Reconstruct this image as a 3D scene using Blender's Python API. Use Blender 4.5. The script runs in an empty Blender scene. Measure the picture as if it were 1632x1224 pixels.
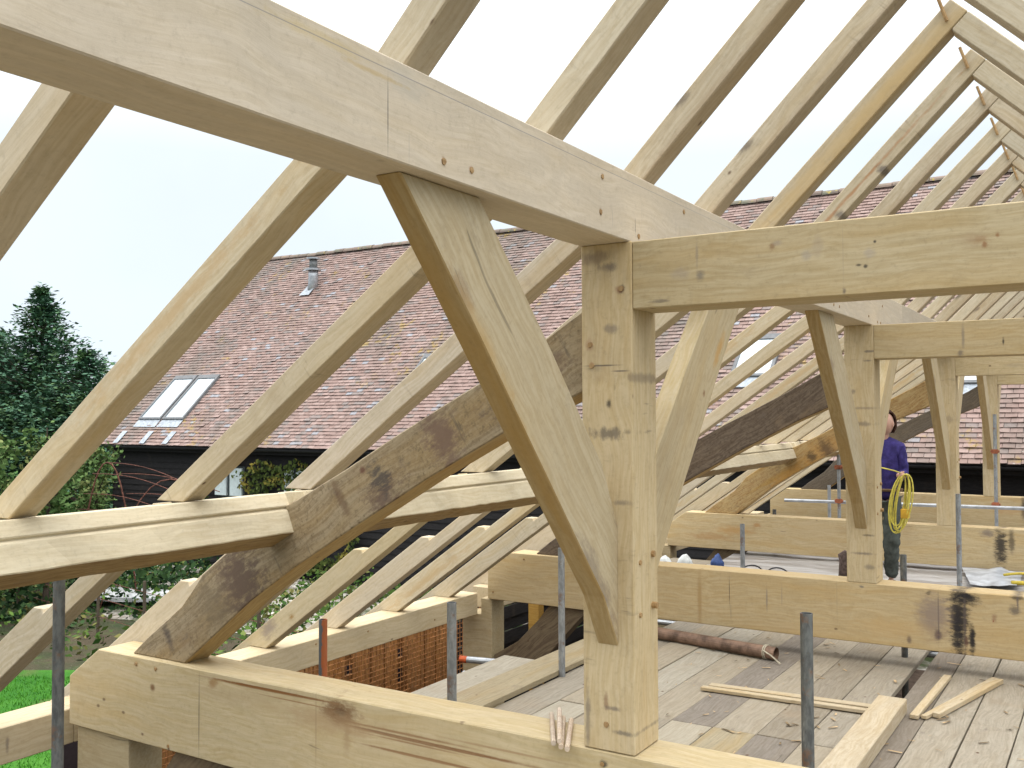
import bpy, bmesh, math, random
from mathutils import Vector, Matrix, noise
random.seed(7)
S = bpy.context.scene
COL = S.collection
# ------------------------------------------------------------------ camera
cd = bpy.data.cameras.new("camera"); cam = bpy.data.objects.new("camera", cd); COL.objects.link(cam)
cd.sensor_width = 36.0; cd.lens = 34.27; cd.clip_start = 0.05; cd.clip_end = 600
r_ = Vector((0.84842, 0.52931, -0.00366)); u_ = Vector((0.01847, -0.02269, 0.99957)); f_ = Vector((-0.529, 0.84813, 0.02903))
m_ = Matrix((r_, u_, -f_)).transposed().to_4x4(); m_.translation = Vector((1.5748, -3.3913, 1.3))
cam.matrix_world = m_
S.camera = cam
# ------------------------------------------------------------------ world: overcast daylight
W = bpy.data.worlds.new("World"); S.world = W; W.use_nodes = True
nt = W.node_tree; N = nt.nodes; N.clear()
out = N.new('ShaderNodeOutputWorld'); bg = N.new('ShaderNodeBackground'); bg.inputs[1].default_value = 0.1
sky = N.new('ShaderNodeTexSky'); sky.sky_type = 'NISHITA'; sky.sun_disc = False
SUN_EL, SUN_AZ = math.radians(55), math.radians(125)
sky.sun_elevation = SUN_EL; sky.sun_rotation = SUN_AZ
tc = N.new('ShaderNodeTexCoord'); sx = N.new('ShaderNodeSeparateXYZ'); nt.links.new(tc.outputs['Generated'], sx.inputs[0])
cr = N.new('ShaderNodeValToRGB'); e = cr.color_ramp.elements
e[0].position = 0.0; e[0].color = (.192, .214, .236, 1); e[1].position = 1.0; e[1].color = (1, 1, 1, 1)
a = e.new(.25); a.color = (.212, .233, .253, 1)
a = e.new(.6); a.color = (.52, .53, .54, 1)
nt.links.new(sx.outputs[2], cr.inputs[0])
sc_ = N.new('ShaderNodeVectorMath'); sc_.operation = 'SCALE'; sc_.inputs['Scale'].default_value = 38.5
nt.links.new(cr.outputs[0], sc_.inputs[0])
cn = N.new('ShaderNodeTexNoise'); cn.inputs['Scale'].default_value = 3.2; cn.inputs['Detail'].default_value = 4
nt.links.new(tc.outputs['Generated'], cn.inputs[0])
mr = N.new('ShaderNodeMapRange'); mr.inputs[1].default_value = .3; mr.inputs[2].default_value = .7; mr.inputs[3].default_value = .93; mr.inputs[4].default_value = 1.03
nt.links.new(cn.outputs[0], mr.inputs[0])
sc2 = N.new('ShaderNodeVectorMath'); sc2.operation = 'SCALE'
nt.links.new(sc_.outputs[0], sc2.inputs[0]); nt.links.new(mr.outputs[0], sc2.inputs['Scale'])
mx = N.new('ShaderNodeMix'); mx.data_type = 'RGBA'; mx.inputs[0].default_value = .05
nt.links.new(sc2.outputs[0], mx.inputs[6]); nt.links.new(sky.outputs[0], mx.inputs[7])
nt.links.new(mx.outputs[2], bg.inputs[0]); nt.links.new(bg.outputs[0], out.inputs[0])
# ------------------------------------------------------------------ soft sun behind the cloud
ld = bpy.data.lights.new("sun", 'SUN'); ld.energy = 0.5; ld.angle = math.radians(25); ld.color = (1, .965, .9)
lo = bpy.data.objects.new("sun", ld); COL.objects.link(lo)
d = Vector((math.sin(SUN_AZ) * math.cos(SUN_EL), math.cos(SUN_AZ) * math.cos(SUN_EL), math.sin(SUN_EL)))
lo.rotation_euler = d.to_track_quat('Z', 'Y').to_euler()
S.view_settings.view_transform = 'Standard'; S.view_settings.look = 'None'; S.view_settings.exposure = 0.25; S.view_settings.gamma = 1
S.render.engine = 'CYCLES'; S.render.resolution_x = 1024; S.render.resolution_y = 768
S.cycles.max_bounces = 6

# ================================================================== node helpers
class NT:
    def __init__(s, name):
        s.m = bpy.data.materials.new(name); s.m.use_nodes = True; s.t = s.m.node_tree; s.t.nodes.clear()
        s.o = s.n('ShaderNodeOutputMaterial'); s.b = s.n('ShaderNodeBsdfPrincipled'); s.l(s.b.outputs[0], s.o.inputs[0])
        s.b.inputs['Roughness'].default_value = .75; s.b.inputs['Specular IOR Level'].default_value = .25
    def n(s, k): return s.t.nodes.new(k)
    def l(s, a, b): s.t.links.new(a, b)
    def put(s, v, i):
        if hasattr(v, 'links'): s.l(v, i)
        else: i.default_value = v
    def math(s, op, a, b=0.0, c=None, clamp=False):
        x = s.n('ShaderNodeMath'); x.operation = op; x.use_clamp = clamp
        s.put(a, x.inputs[0]); s.put(b, x.inputs[1])
        if c is not None: s.put(c, x.inputs[2])
        return x.outputs[0]
    def vm(s, op, a, b=None, scale=None):
        x = s.n('ShaderNodeVectorMath'); x.operation = op; s.put(a, x.inputs[0])
        if b is not None: s.put(b, x.inputs[1])
        if scale is not None: s.put(scale, x.inputs['Scale'])
        return x.outputs['Value'] if op == 'LENGTH' else x.outputs[0]
    def noise(s, v, scale=5., detail=3., rough=.55, dist=0., col=False):
        x = s.n('ShaderNodeTexNoise'); s.l(v, x.inputs['Vector']); x.inputs['Scale'].default_value = scale
        x.inputs['Detail'].default_value = detail; x.inputs['Roughness'].default_value = rough; x.inputs['Distortion'].default_value = dist
        return x.outputs['Color' if col else 'Fac']
    def map(s, v, a, b, c=0., d=1., smooth=True):
        x = s.n('ShaderNodeMapRange'); x.interpolation_type = 'SMOOTHSTEP' if smooth else 'LINEAR'; x.clamp = True
        s.put(v, x.inputs[0]); s.put(a, x.inputs[1]); s.put(b, x.inputs[2]); s.put(c, x.inputs[3]); s.put(d, x.inputs[4])
        return x.outputs[0]
    def mix(s, f, a, b, mode='MIX'):
        x = s.n('ShaderNodeMix'); x.data_type = 'RGBA'; x.blend_type = mode
        s.put(f, x.inputs[0])
        for v, i in ((a, x.inputs[6]), (b, x.inputs[7])):
            if hasattr(v, 'links'): s.l(v, i)
            else: i.default_value = (*v, 1)
        return x.outputs[2]
    def bump(s, h, strength=.3, dist=.01):
        x = s.n('ShaderNodeBump'); s.l(h, x.inputs['Height']); x.inputs['Strength'].default_value = strength; x.inputs['Distance'].default_value = dist
        s.l(x.outputs[0], s.b.inputs['Normal'])

def flat(name, col, rough=.7, metal=0., var=.12, nscale=12., spec=.25, bump=0.):
    k = NT(name); tcn = k.n('ShaderNodeTexCoord'); v = tcn.outputs['Object']
    n = k.noise(v, nscale, 5., .6)
    c2 = tuple(x * (1 - 2 * var) for x in col); c1 = tuple(min(1, x * (1 + var)) for x in col)
    k.l(k.mix(k.map(n, .3, .7), c2, c1), k.b.inputs['Base Color'])
    k.b.inputs['Roughness'].default_value = rough; k.b.inputs['Metallic'].default_value = metal; k.b.inputs['Specular IOR Level'].default_value = spec
    if bump: k.bump(n, bump, .01)
    return k.m

def wood(name, light=(.60, .49, .315), dark=(.46, .345, .19), stain=.25, dirt=.2, blots=(), saw=.0, warm=.25, spots=.35, rough=.72, ring=.20, mott=.30):
    """oak: local X is the direction of the grain"""
    light = tuple(a_ * b_ for a_, b_ in zip(light, (.92, .935, .925))); dark = tuple(a_ * b_ for a_, b_ in zip(dark, (.91, .92, .90)))
    k = NT(name); tcn = k.n('ShaderNodeTexCoord'); P = tcn.outputs['Object']
    oi = k.n('ShaderNodeObjectInfo'); R = oi.outputs['Random']
    off = k.vm('SCALE', (13.7, 7.3, 4.1), scale=R)
    Q = k.vm('ADD', P, off)
    wob = k.vm('SCALE', k.vm('SUBTRACT', k.noise(Q, 2.2, 2., .5, col=True), (.5, .5, .5)), scale=.12)
    Qw = k.vm('ADD', Q, wob)
    fine = k.noise(k.vm('MULTIPLY', Qw, (3.2, 70, 70)), 1., 4., .6)
    med = k.noise(k.vm('MULTIPLY', Qw, (.8, 9, 9)), 1., 3., .5)
    rings = k.math('MULTIPLY', k.math('SINE', k.math('MULTIPLY', k.noise(k.vm('MULTIPLY', Qw, (.45, 3.2, 3.2)), 1., 1., .4), 95.)), .5)
    rings = k.map(rings, -.5, .5)
    c = k.mix(k.map(fine, .32, .68), dark, light)
    c = k.mix(k.math('MULTIPLY', rings, ring), c, tuple(a * .82 for a in light))
    c = k.mix(k.math('MULTIPLY', k.map(med, .45, .72), warm), c, (light[0] * .86, light[1] * .70, light[2] * .42))
    iso = k.noise(Q, 42., 6., .75)
    c = k.mix(k.math('MULTIPLY', k.map(iso, .50, .72), mott), c, tuple(a_ * .55 for a_ in dark))
    c = k.mix(k.math('MULTIPLY', k.map(iso, .50, .30), mott * .5), c, tuple(min(.8, a_ * 1.12) for a_ in light))
    # object-to-object difference
    R2 = k.math('FRACT', k.math('MULTIPLY', R, 17.3))
    c = k.mix(1., c, k.vm('ADD', k.vm('SCALE', (.16, .15, .13), scale=R), (.90, .90, .91)), 'MULTIPLY')
    c = k.mix(k.math('MULTIPLY', R2, .22), c, (light[0] * .80, light[1] * .69, light[2] * .50))
    # grey handling dirt and water stain patches
    st = k.noise(Q, 1.7, 6., .62, dist=.6)
    c = k.mix(k.math('MULTIPLY', k.map(st, .55, .78), stain), c, (.26, .185, .11))
    d1 = k.noise(k.vm('MULTIPLY', Q, (1, 1.6, 1.6)), 6., 8., .72)
    c = k.mix(k.math('MULTIPLY', k.map(d1, .56, .74), dirt), c, (.13, .105, .085))
    # small dark specks / nail holes / pin knots
    vo = k.n('ShaderNodeTexVoronoi'); k.l(k.vm('MULTIPLY', Q, (4.5, 7., 7.)), vo.inputs['Vector']); vo.inputs['Scale'].default_value = 1.
    vr = k.n('ShaderNodeSeparateColor'); k.l(vo.outputs['Color'], vr.inputs[0])
    sp = k.math('MULTIPLY', k.map(vo.outputs['Distance'], .03, .085, 1., 0.), k.map(vr.outputs[0], .62, .66))
    c = k.mix(k.math('MULTIPLY', sp, spots * 2, clamp=True), c, (.10, .055, .03))
    ck = k.noise(k.vm('MULTIPLY', Qw, (.55, 30, 30)), 1., 1., .5)
    cg = k.map(k.noise(Q, 1.3, 2., .5), .52, .60)
    c = k.mix(k.math('MULTIPLY', k.math('MULTIPLY', k.map(ck, .745, .785), cg), .5), c, tuple(a_ * .22 for a_ in dark))
    # saw / band marks across the grain
    if saw:
        sw = k.noise(k.vm('MULTIPLY', Q, (26, 3., 3.)), 1., 4., .7)
        gate = k.map(k.noise(Q, 2.6, 3., .5), .5, .62)
        c = k.mix(k.math('MULTIPLY', k.math('MULTIPLY', k.map(sw, .58, .70), gate), saw), c, (.09, .075, .06))
    if blots:
        nz = k.math('SUBTRACT', k.noise(k.vm('MULTIPLY', P, (11, 16, 26)), 1., 8., .78), .5)
        for b in blots:
            x0, z0, rx, rz, col, amt = b[:6]; rag = b[6] if len(b) > 6 else .9
            q = k.vm('MULTIPLY', k.vm('SUBTRACT', P, (x0, 0, z0)), (1 / rx, 0, 1 / rz))
            L = k.math('MULTIPLY_ADD', nz, rag * 3.2, k.vm('LENGTH', q))
            c = k.mix(k.map(L, .25, 1.25, amt * .9, 0.), c, col)
    k.l(c, k.b.inputs['Base Color']); k.b.inputs['Roughness'].default_value = rough
    h = k.math('ADD', k.math('MULTIPLY', fine, .6), k.math('MULTIPLY', d1, .7))
    k.bump(h, .35, .004)
    return k.m

def mapping_attr(k, name):
    a = k.n('ShaderNodeAttribute'); a.attribute_name = name; return a

# ================================================================== object helpers
def tag(o, label=None, cat=None, group=None, kind=None):
    if label: o['label'] = label
    if cat: o['category'] = cat
    if group: o['group'] = group
    if kind: o['kind'] = kind
    return o
def link(name, bm, mat, parent=None, mw=None, smooth=False):
    me = bpy.data.meshes.new(name); bm.normal_update(); bm.to_mesh(me); bm.free()
    if smooth:
        for p in me.polygons: p.use_smooth = True
    if mat: me.materials.append(mat)
    o = bpy.data.objects.new(name, me); COL.objects.link(o)
    if parent is not None: o.parent = parent
    if mw is not None: o.matrix_local = mw
    return o
def frame(O, ex, ey, ez):
    m = Matrix((Vector(ex).normalized(), Vector(ey).normalized(), Vector(ez).normalized())).transposed().to_4x4()
    m.translation = Vector(O); return m
def dens(pts, step, amp, rnd):
    """split long outline edges and let them wander by a few millimetres, as sawn timber does"""
    outp = []
    for i, p in enumerate(pts):
        q = pts[(i + 1) % len(pts)]; L = math.dist(p, q); n = max(1, int(L / step))
        outp.append(p)
        for j in range(1, n):
            t = j / n; nx, ny = (q[1] - p[1]) / L, -(q[0] - p[0]) / L; a = rnd.uniform(-amp, amp)
            outp.append((p[0] + (q[0] - p[0]) * t + nx * a, p[1] + (q[1] - p[1]) * t + ny * a))
    return outp
def prism_bm(pts, t0, t1):
    bm = bmesh.new()
    a = [bm.verts.new((x, t0, z)) for x, z in pts]; b = [bm.verts.new((x, t1, z)) for x, z in pts]
    n = len(pts); bm.faces.new(a); bm.faces.new(b[::-1])
    for i in range(n): bm.faces.new((a[i], b[i], b[(i + 1) % n], a[(i + 1) % n]))
    bmesh.ops.recalc_face_normals(bm, faces=bm.faces[:]); return bm
def timber(name, pts2d, plane, at, thick, mat, angle=0., bev=.004, amp=.0015, parent=None, org=None, step=.5):
    """pts2d: world coordinates in plane XZ or YZ ; extruded by thick. local x axis = grain at 'angle'"""
    rnd = random.Random(len(name) * 1009 + int(at * 1000) * 7 + int(pts2d[0][0] * 1000))
    o2 = org or pts2d[0]; ca, sa = math.cos(angle), math.sin(angle)
    if plane == 'XZ':
        O = (o2[0], at, o2[1]); ex = (ca, 0, sa); ey = (0, 1, 0); ez = (-sa, 0, ca)
    else:   # YZ, thickness grows towards -X
        O = (at, o2[0], o2[1]); ex = (0, ca, sa); ey = (-1, 0, 0); ez = (0, -sa, ca)
    loc = [((p[0] - o2[0]) * ca + (p[1] - o2[1]) * sa, -(p[0] - o2[0]) * sa + (p[1] - o2[1]) * ca) for p in pts2d]
    if amp: loc = dens(loc, step, amp, rnd)
    bm = prism_bm(loc, 0, thick)
    o = link(name, bm, mat, parent, frame(O, ex, ey, ez))
    if bev:
        md = o.modifiers.new('bevel', 'BEVEL'); md.width = bev; md.segments = 1; md.limit_method = 'ANGLE'; md.angle_limit = math.radians(50)
    return o
def box_bm(bm, x0, x1, y0, y1, z0, z1):
    v = [bm.verts.new((x, y, z)) for x in (x0, x1) for y in (y0, y1) for z in (z0, z1)]
    for f in ((0, 1, 3, 2), (4, 6, 7, 5), (0, 4, 5, 1), (2, 3, 7, 6), (0, 2, 6, 4), (1, 5, 7, 3)): bm.faces.new([v[i] for i in f])
    return v
def tube_bm(bm, pts, r, seg=10, closed=False, caps=True):
    pts = [Vector(p) for p in pts]; n = len(pts); rings = []
    up = None
    for i, p in enumerate(pts):
        if closed: t = pts[(i + 1) % n] - pts[i - 1]
        else: t = pts[min(i + 1, n - 1)] - pts[max(i - 1, 0)]
        t.normalize()
        if up is None: up = t.orthogonal().normalized()
        else:
            up = up - t * up.dot(t)
            up = up.normalized() if up.length > 1e-6 else t.orthogonal().normalized()
        s = t.cross(up); rr = r[i] if isinstance(r, (list, tuple)) else r
        rings.append([bm.verts.new(p + (up * math.cos(2 * math.pi * k / seg) + s * math.sin(2 * math.pi * k / seg)) * rr) for k in range(seg)])
    for i in range(n if closed else n - 1):
        A, B = rings[i], rings[(i + 1) % n]
        for k in range(seg): bm.faces.new((A[k], A[(k + 1) % seg], B[(k + 1) % seg], B[k]))
    if caps and not closed: bm.faces.new(rings[0][::-1]); bm.faces.new(rings[-1])
    return rings
def lin2(p, q, n): return [tuple(Vector(p).lerp(Vector(q), i / n)) for i in range(n + 1)]
ORD = ['first', 'second', 'third', 'fourth', 'fifth', 'sixth', 'seventh', 'eighth', 'ninth', 'tenth', 'eleventh', 'twelfth', 'thirteenth', 'fourteenth', 'fifteenth', 'sixteenth', 'seventeenth', 'eighteenth', 'nineteenth', 'twentieth', 'twenty-first', 'twenty-second', 'twenty-third']

BLK = (.02, .018, .02); BRN = (.16, .09, .04); GRY = (.12, .10, .085); RED = (.11, .055, .04); ORG = (.36, .19, .06)
OAK = wood('oak_fresh', dirt=.08, stain=.10, spots=.25)
OAK_R = wood('oak_rafter', light=(.60, .52, .415), dark=(.49, .41, .30), dirt=.22, stain=.35, saw=.25, spots=.5, warm=.35)
OAK_L = wood('oak_lower_rafter', light=(.66, .57, .44), dark=(.56, .47, .34), dirt=.10, stain=.12, spots=.4)
OAK_P = wood('oak_side_purlin', light=(.67, .595, .45), dark=(.57, .49, .35), dirt=.12, stain=.15, warm=.12)
OAK_B = wood('oak_brace', light=(.50, .385, .22), dark=(.39, .27, .13), dirt=.25, stain=.45, warm=.6)
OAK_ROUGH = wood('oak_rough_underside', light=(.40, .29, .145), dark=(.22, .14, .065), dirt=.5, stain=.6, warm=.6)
OAK_END = wood('oak_peg', light=(.45, .30, .15), dark=(.30, .18, .08), dirt=.3)
PINE = wood('pine_batten', light=(.55, .46, .33), dark=(.44, .34, .21), dirt=.1, stain=.1, warm=.5)

def add_peg(parent, lx, lz, y=0., r=.0125, out_=.008, side=-1):
    """round oak peg end in the face of a timber, given in the timber's own x/z, on its local-y face"""
    bm = bmesh.new()
    rr = random.Random(int(lx * 9173 + lz * 331)); j = [rr.uniform(.85, 1.1) for _ in range(9)]
    if side != 0:
        a = [bm.verts.new((lx + math.cos(k * .698) * r * j[k], y - side * .02, lz + math.sin(k * .698) * r * j[k])) for k in range(9)]
        b = [bm.verts.new((lx + math.cos(k * .698) * r * j[k] * .9, y + side * out_, lz + math.sin(k * .698) * r * j[k] * .9)) for k in range(9)]
    bm.faces.new(b)
    for k in range(9): bm.faces.new((a[k], a[(k + 1) % 9], b[(k + 1) % 9], b[k]))
    bmesh.ops.recalc_face_normals(bm, faces=bm.faces[:])
    return link('peg', bm, OAK_END, parent)

# ================================================================== ground and garden
def ground_mat():
    k = NT('garden_ground'); g = k.n('ShaderNodeNewGeometry'); P = g.outputs['Position']
    n1 = k.noise(P, .35, 5., .6); n2 = k.noise(P, 2.5, 6., .7); n3 = k.noise(P, 18., 3., .6)
    c = k.mix(k.map(n1, .40, .58), (.030, .045, .016), (.075, .058, .035))
    c = k.mix(k.math('MULTIPLY', k.map(n2, .5, .66), .7), c, (.06, .10, .025))
    c = k.mix(k.math('MULTIPLY', k.map(n3, .58, .7), .5), c, (.17, .15, .12))
    k.l(c, k.b.inputs['Base Color']); k.b.inputs['Roughness'].default_value = .95; k.bump(n3, .6, .05); return k.m
bm = bmesh.new(); nx = 60
gv = {}
for i in range(nx + 1):
    for j in range(nx + 1):
        x = -300 + 600 * i / nx; y = -300 + 600 * j / nx
        gv[i, j] = bm.verts.new((x, y, -3.0 - (.0 if abs(x) < 60 and abs(y) < 60 else .4 * noise.noise(Vector((x * .02, y * .02, 0))) + .2)))
for i in range(nx):
    for j in range(nx): bm.faces.new((gv[i, j], gv[i + 1, j], gv[i + 1, j + 1], gv[i, j + 1]))
tag(link('ground', bm, ground_mat()), kind='structure')
def leafmat0(name):
    k = NT(name); g = k.n('ShaderNodeNewGeometry'); P = g.outputs['Position']
    n1 = k.noise(P, 1.1, 5., .6); n2 = k.noise(P, 30., 4., .7)
    c = k.mix(k.map(n1, .35, .65), (.03, .15, .012), (.065, .22, .02)); c = k.mix(k.math('MULTIPLY', k.map(n2, .45, .65), .5), c, (.02, .07, .01)); c = k.mix(k.math('MULTIPLY', k.map(k.noise(P, .7, 4., .6), .56, .68), .6), c, (.13, .13, .05))
    k.l(c, k.b.inputs['Base Color']); k.b.inputs['Roughness'].default_value = .95; k.bump(n2, .8, .04); return k.m
def sheet(name, pts, z, mat, kind='structure'):
    bm = bmesh.new(); bm.faces.new([bm.verts.new((x, y, z)) for x, y in pts]); bmesh.ops.recalc_face_normals(bm, faces=bm.faces[:])
    o = link(name, bm, mat); return tag(o, kind=kind)
LAWN = leafmat0('lawn_green')
sheet('lawn', [(-15.6, 1.5), (-9.5, 1.5), (-9.5, 5.6), (-11.2, 6.5), (-13.4, 6.7), (-15.2, 5.6)], -2.996, LAWN)
GRAVEL = None
def gravel_mat():
    k = NT('gravel'); g = k.n('ShaderNodeNewGeometry'); P = g.outputs['Position']
    vo = k.n('ShaderNodeTexVoronoi'); k.l(P, vo.inputs['Vector']); vo.inputs['Scale'].default_value = 7.
    s = k.n('ShaderNodeSeparateColor'); k.l(vo.outputs['Color'], s.inputs[0])
    c = k.mix(s.outputs[0], (.20, .17, .13), (.50, .47, .42)); c = k.mix(k.map(k.noise(P, .9, 4., .6), .46, .6), c, (.06, .075, .03))
    k.l(c, k.b.inputs['Base Color']); k.b.inputs['Roughness'].default_value = .95; k.bump(vo.outputs['Distance'], .8, .05); return k.m
GRAVEL = gravel_mat()
sheet('gravel', [(-24, 12.6), (-16.5, 9.6), (-9, 10.6), (2, 11), (2, 15.2), (-24, 15.2)], -2.992, GRAVEL)

sheet('bare_earth', [(-4.9, -8), (7, -8), (7, 14), (-4.9, 14)], -2.99, flat('earth', (.10, .07, .05), .95, var=.3, nscale=3., bump=.5))
# grass blades, plants and rubble of the garden
def scatter(name, boxes, n, mat, size, label, cat, hmax=.5, seed=1, z0=-3.0):
    rnd = random.Random(seed); bm = bmesh.new()
    for _ in range(n):
        x0, x1, y0, y1 = rnd.choice(boxes); x, y = rnd.uniform(x0, x1), rnd.uniform(y0, y1)
        if noise.noise(Vector((x * .8, y * .8, seed))) < -.12: continue
        h = rnd.random() ** 1.6 * hmax
        c = Vector((x, y, z0 + h)); s = size * rnd.uniform(.5, 1.4)
        a = Vector((rnd.gauss(0, 1), rnd.gauss(0, 1), rnd.gauss(0, .7))).normalized(); b = a.orthogonal().normalized()
        b = (b + a.cross(b) * rnd.uniform(-1, 1)).normalized()
        v = [bm.verts.new(c + a * s * .8), bm.verts.new(c + b * s * .45), bm.verts.new(c - a * s * .8), bm.verts.new(c - b * s * .45)]
        bm.faces.new(v)
    return tag(link(name, bm, mat), label, cat, kind='stuff')
def leafmat(name, c1, c2, c3=None):
    k = NT(name); g = k.n('ShaderNodeNewGeometry'); R = g.outputs['Random Per Island']
    c = k.mix(R, c1, c2)
    if c3: c = k.mix(k.map(k.noise(g.outputs['Position'], 1.3, 3., .6), .5, .62), c, c3)
    k.l(c, k.b.inputs['Base Color']); k.b.inputs['Roughness'].default_value = .85; k.b.inputs['Specular IOR Level'].default_value = .1
    return k.m
scatter('garden_plants', [(-24, -9, 7, 15), (-20, -5, 10, 15)], 11000, leafmat('plant_green', (.02, .055, .012), (.11, .19, .04), (.16, .15, .05)), .085, 'low green plants and weeds growing over the garden beds', 'plants', .55, 3)
scatter('garden_bed', [(-26, -16, 8, 14)], 9000, leafmat('bed_dark', (.012, .03, .014), (.05, .10, .035)), .10, 'dark leafy ground cover at the back of the garden', 'plants', 1.0, 8)
def rock_bm(bm, c, r, rnd):
    g = bmesh.ops.create_icosphere(bm, subdivisions=1, radius=1)
    for v in g['verts']:
        v.co = Vector((v.co.x * r * rnd.uniform(.8, 1.2), v.co.y * r * rnd.uniform(.8, 1.2), v.co.z * r * rnd.uniform(.45, .7))) + Vector(c)
rnd = random.Random(5); bm = bmesh.new()
for _ in range(420):
    x = rnd.uniform(-23, -8); y = rnd.uniform(11.2, 14.9); rock_bm(bm, (x, y, -2.96), rnd.uniform(.04, .17), rnd)
tag(link('rubble', bm, flat('pale_stone', (.46, .43, .38), .9, var=.25, nscale=3.)), 'pale broken stones scattered along the foot of the black barn', 'stones', kind='stuff')
rnd = random.Random(55); bm = bmesh.new()
for _ in range(16000):
    x = rnd.uniform(-15.6, -9.5); y = rnd.uniform(1.6, 6.6)
    if y > 6.7 - abs(x + 12.4) * .5: continue
    h = rnd.uniform(.02, .07); a = rnd.uniform(0, 6.3); dx, dy = math.cos(a) * .008, math.sin(a) * .008
    bm.faces.new([bm.verts.new((x - dx, y - dy, -2.996)), bm.verts.new((x + dx, y + dy, -2.996)), bm.verts.new((x + rnd.gauss(0, .02), y + rnd.gauss(0, .02), -2.996 + h))])
tag(link('lawn_grass', bm, leafmat('grass_blade', (.03, .15, .012), (.09, .27, .03))), 'short green grass blades of the lawn patch', 'grass', kind='stuff')
# pale slab in the garden
bm = bmesh.new(); pts = [(-1.35, -.5), (-.9, -.62), (.2, -.6), (1.3, -.35), (1.45, .1), (1.0, .5), (-.2, .62), (-1.1, .4)]
prism = prism_bm([(x, y) for x, y in pts], 0, .09)
o = link('stone_slab', prism, flat('slab_stone', (.55, .56, .56), .85, var=.2, nscale=4.), None, frame((-17.55, 10.75, -2.82), (1, .25, 0), (0, 0, 1), (-.25, 1, 0)))
tag(o, 'big pale flat slab lying in the garden beyond the roof frame', 'slab'); bm.free()
# rusty hoops over a garden bed
RUST = flat('rust', (.17, .07, .05), .85, var=.3, nscale=20.)
hp = bpy.data.objects.new('garden_hoop_frame', None); COL.objects.link(hp); hp.location = (-18, 10.4, -3)
tag(hp, 'rusty thin metal hoops arching over a bed in front of the black barn', 'hoop frame')
def hoop(pts, nm, r=.013):
    bm = bmesh.new(); tube_bm(bm, [Vector(p) - Vector((-18, 10.4, -3)) for p in pts], r, 6); link(nm, bm, RUST, hp, smooth=True)
def arcpts(a, b, top, n=14):
    a, b = Vector(a), Vector(b)
    return [a.lerp(b, t / n) + Vector((0, 0, 1)) * ((top - a.z) * (1 - abs(2 * t / n - 1) ** 2.2)) for t in range(n + 1)]
hoop(arcpts((-18.5, 10.15, -3), (-17.25, 10.85, -3), .2), 'hoop', .018)
hoop(arcpts((-16.9, 9.6, -3), (-14.4, 11.3, -3), -.1), 'hoop')
for (z, s) in ((.2, 0), (-.05, .28), (-.5, .5), (-.85, .65), (-1.3, .75)):
    for sg in (-1, 1):
        if s == 0 and sg > 0: continue
        A = Vector((-17.9 + s * sg * .85, 10.45 + s * sg * .5, z)); B = A + Vector((3.2 + .4 * s, -.15 + sg * .2, -.35 + .25 * s))
        hoop([A.lerp(B, t / 8) + Vector((0, 0, .12 * math.sin(math.pi * t / 8))) for t in range(9)], 'rail', .009)
# wire garden fence
fe = bpy.data.objects.new('wire_fence', None); COL.objects.link(fe); fe.location = (-15, 8.5, -3)
tag(fe, 'thin wire fence on slim posts across the garden', 'fence')
bm = bmesh.new()
for h in (.35, .7, 1.05): tube_bm(bm, [(-6, 1, h), (0, 0, h), (7, -1.4, h)], .006, 5)
link('wire', bm, RUST, fe)
for i in range(8):
    t = -6 + i * 13 / 7; y = -t / 6 if t < 0 else -t * .2
    bm = bmesh.new(); tube_bm(bm, [(t, y, 0), (t, y, 1.25)], .03, 6); link('post', bm, flat('fence_post', (.09, .07, .05), .9), fe) if i == 0 else link('post', bm, bpy.data.materials['fence_post'], fe)

# ================================================================== barn behind
bx0, bx1 = -24.33, 9.5; ey, ez, ry, rz = 15.0, .40, 21.64, 6.80
barn = bpy.data.objects.new('barn', None); COL.objects.link(barn); barn.location = (bx0, ey, -3)
tag(barn, 'long barn with red tiled roof, roof windows and black boarded walls', 'barn')
def rel(bm):
    for v in bm.verts: v.co -= Vector((bx0, ey, -3))
def tile_mat():
    k = NT('roof_tiles'); a = mapping_attr(k, 'tint'); g = k.n('ShaderNodeNewGeometry'); P = g.outputs['Position']
    s = k.n('ShaderNodeSeparateColor'); k.l(a.outputs['Color'], s.inputs[0])
    c = k.mix(s.outputs[0], (.27, .185, .16), (.36, .262, .232))
    c = k.mix(k.map(s.outputs[1], .52, .75), c, (.235, .195, .18))
    c = k.mix(k.map(s.outputs[1], .93, .96), c, (.30, .30, .32))
    n = k.noise(P, 9., 6., .7); c = k.mix(k.math('MULTIPLY', k.map(n, .5, .7), .55), c, (.13, .095, .08))
    lich = k.noise(P, 16., 3., .5); c = k.mix(k.math('MULTIPLY', k.map(lich, .70, .74), .75), c, (.55, .54, .48))
    ms = k.noise(k.vm('MULTIPLY', P, (1., .35, .35)), .55, 6., .65); c = k.mix(k.math('MULTIPLY', k.map(ms, .47, .66), .65), c, (.15, .135, .115))
    st2 = k.noise(k.vm('MULTIPLY', P, (3.5, .3, .3)), 1., 4., .6); c = k.mix(k.math('MULTIPLY', k.map(st2, .52, .7), .4), c, (.17, .13, .11))
    yl = k.noise(P, .8, 4., .6); hi = k.map(s.outputs[2], .55, .9)
    c = k.mix(k.math('MULTIPLY', k.map(yl, .56, .66), k.math('MULTIPLY', k.map(k.noise(P, 5., 4., .6), .5, .6), .7)), c, (.34, .24, .07))
    k.l(c, k.b.inputs['Base Color']); k.b.inputs['Roughness'].default_value = .85; k.bump(n, .3, .01); return k.m
TILE = tile_mat()
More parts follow.
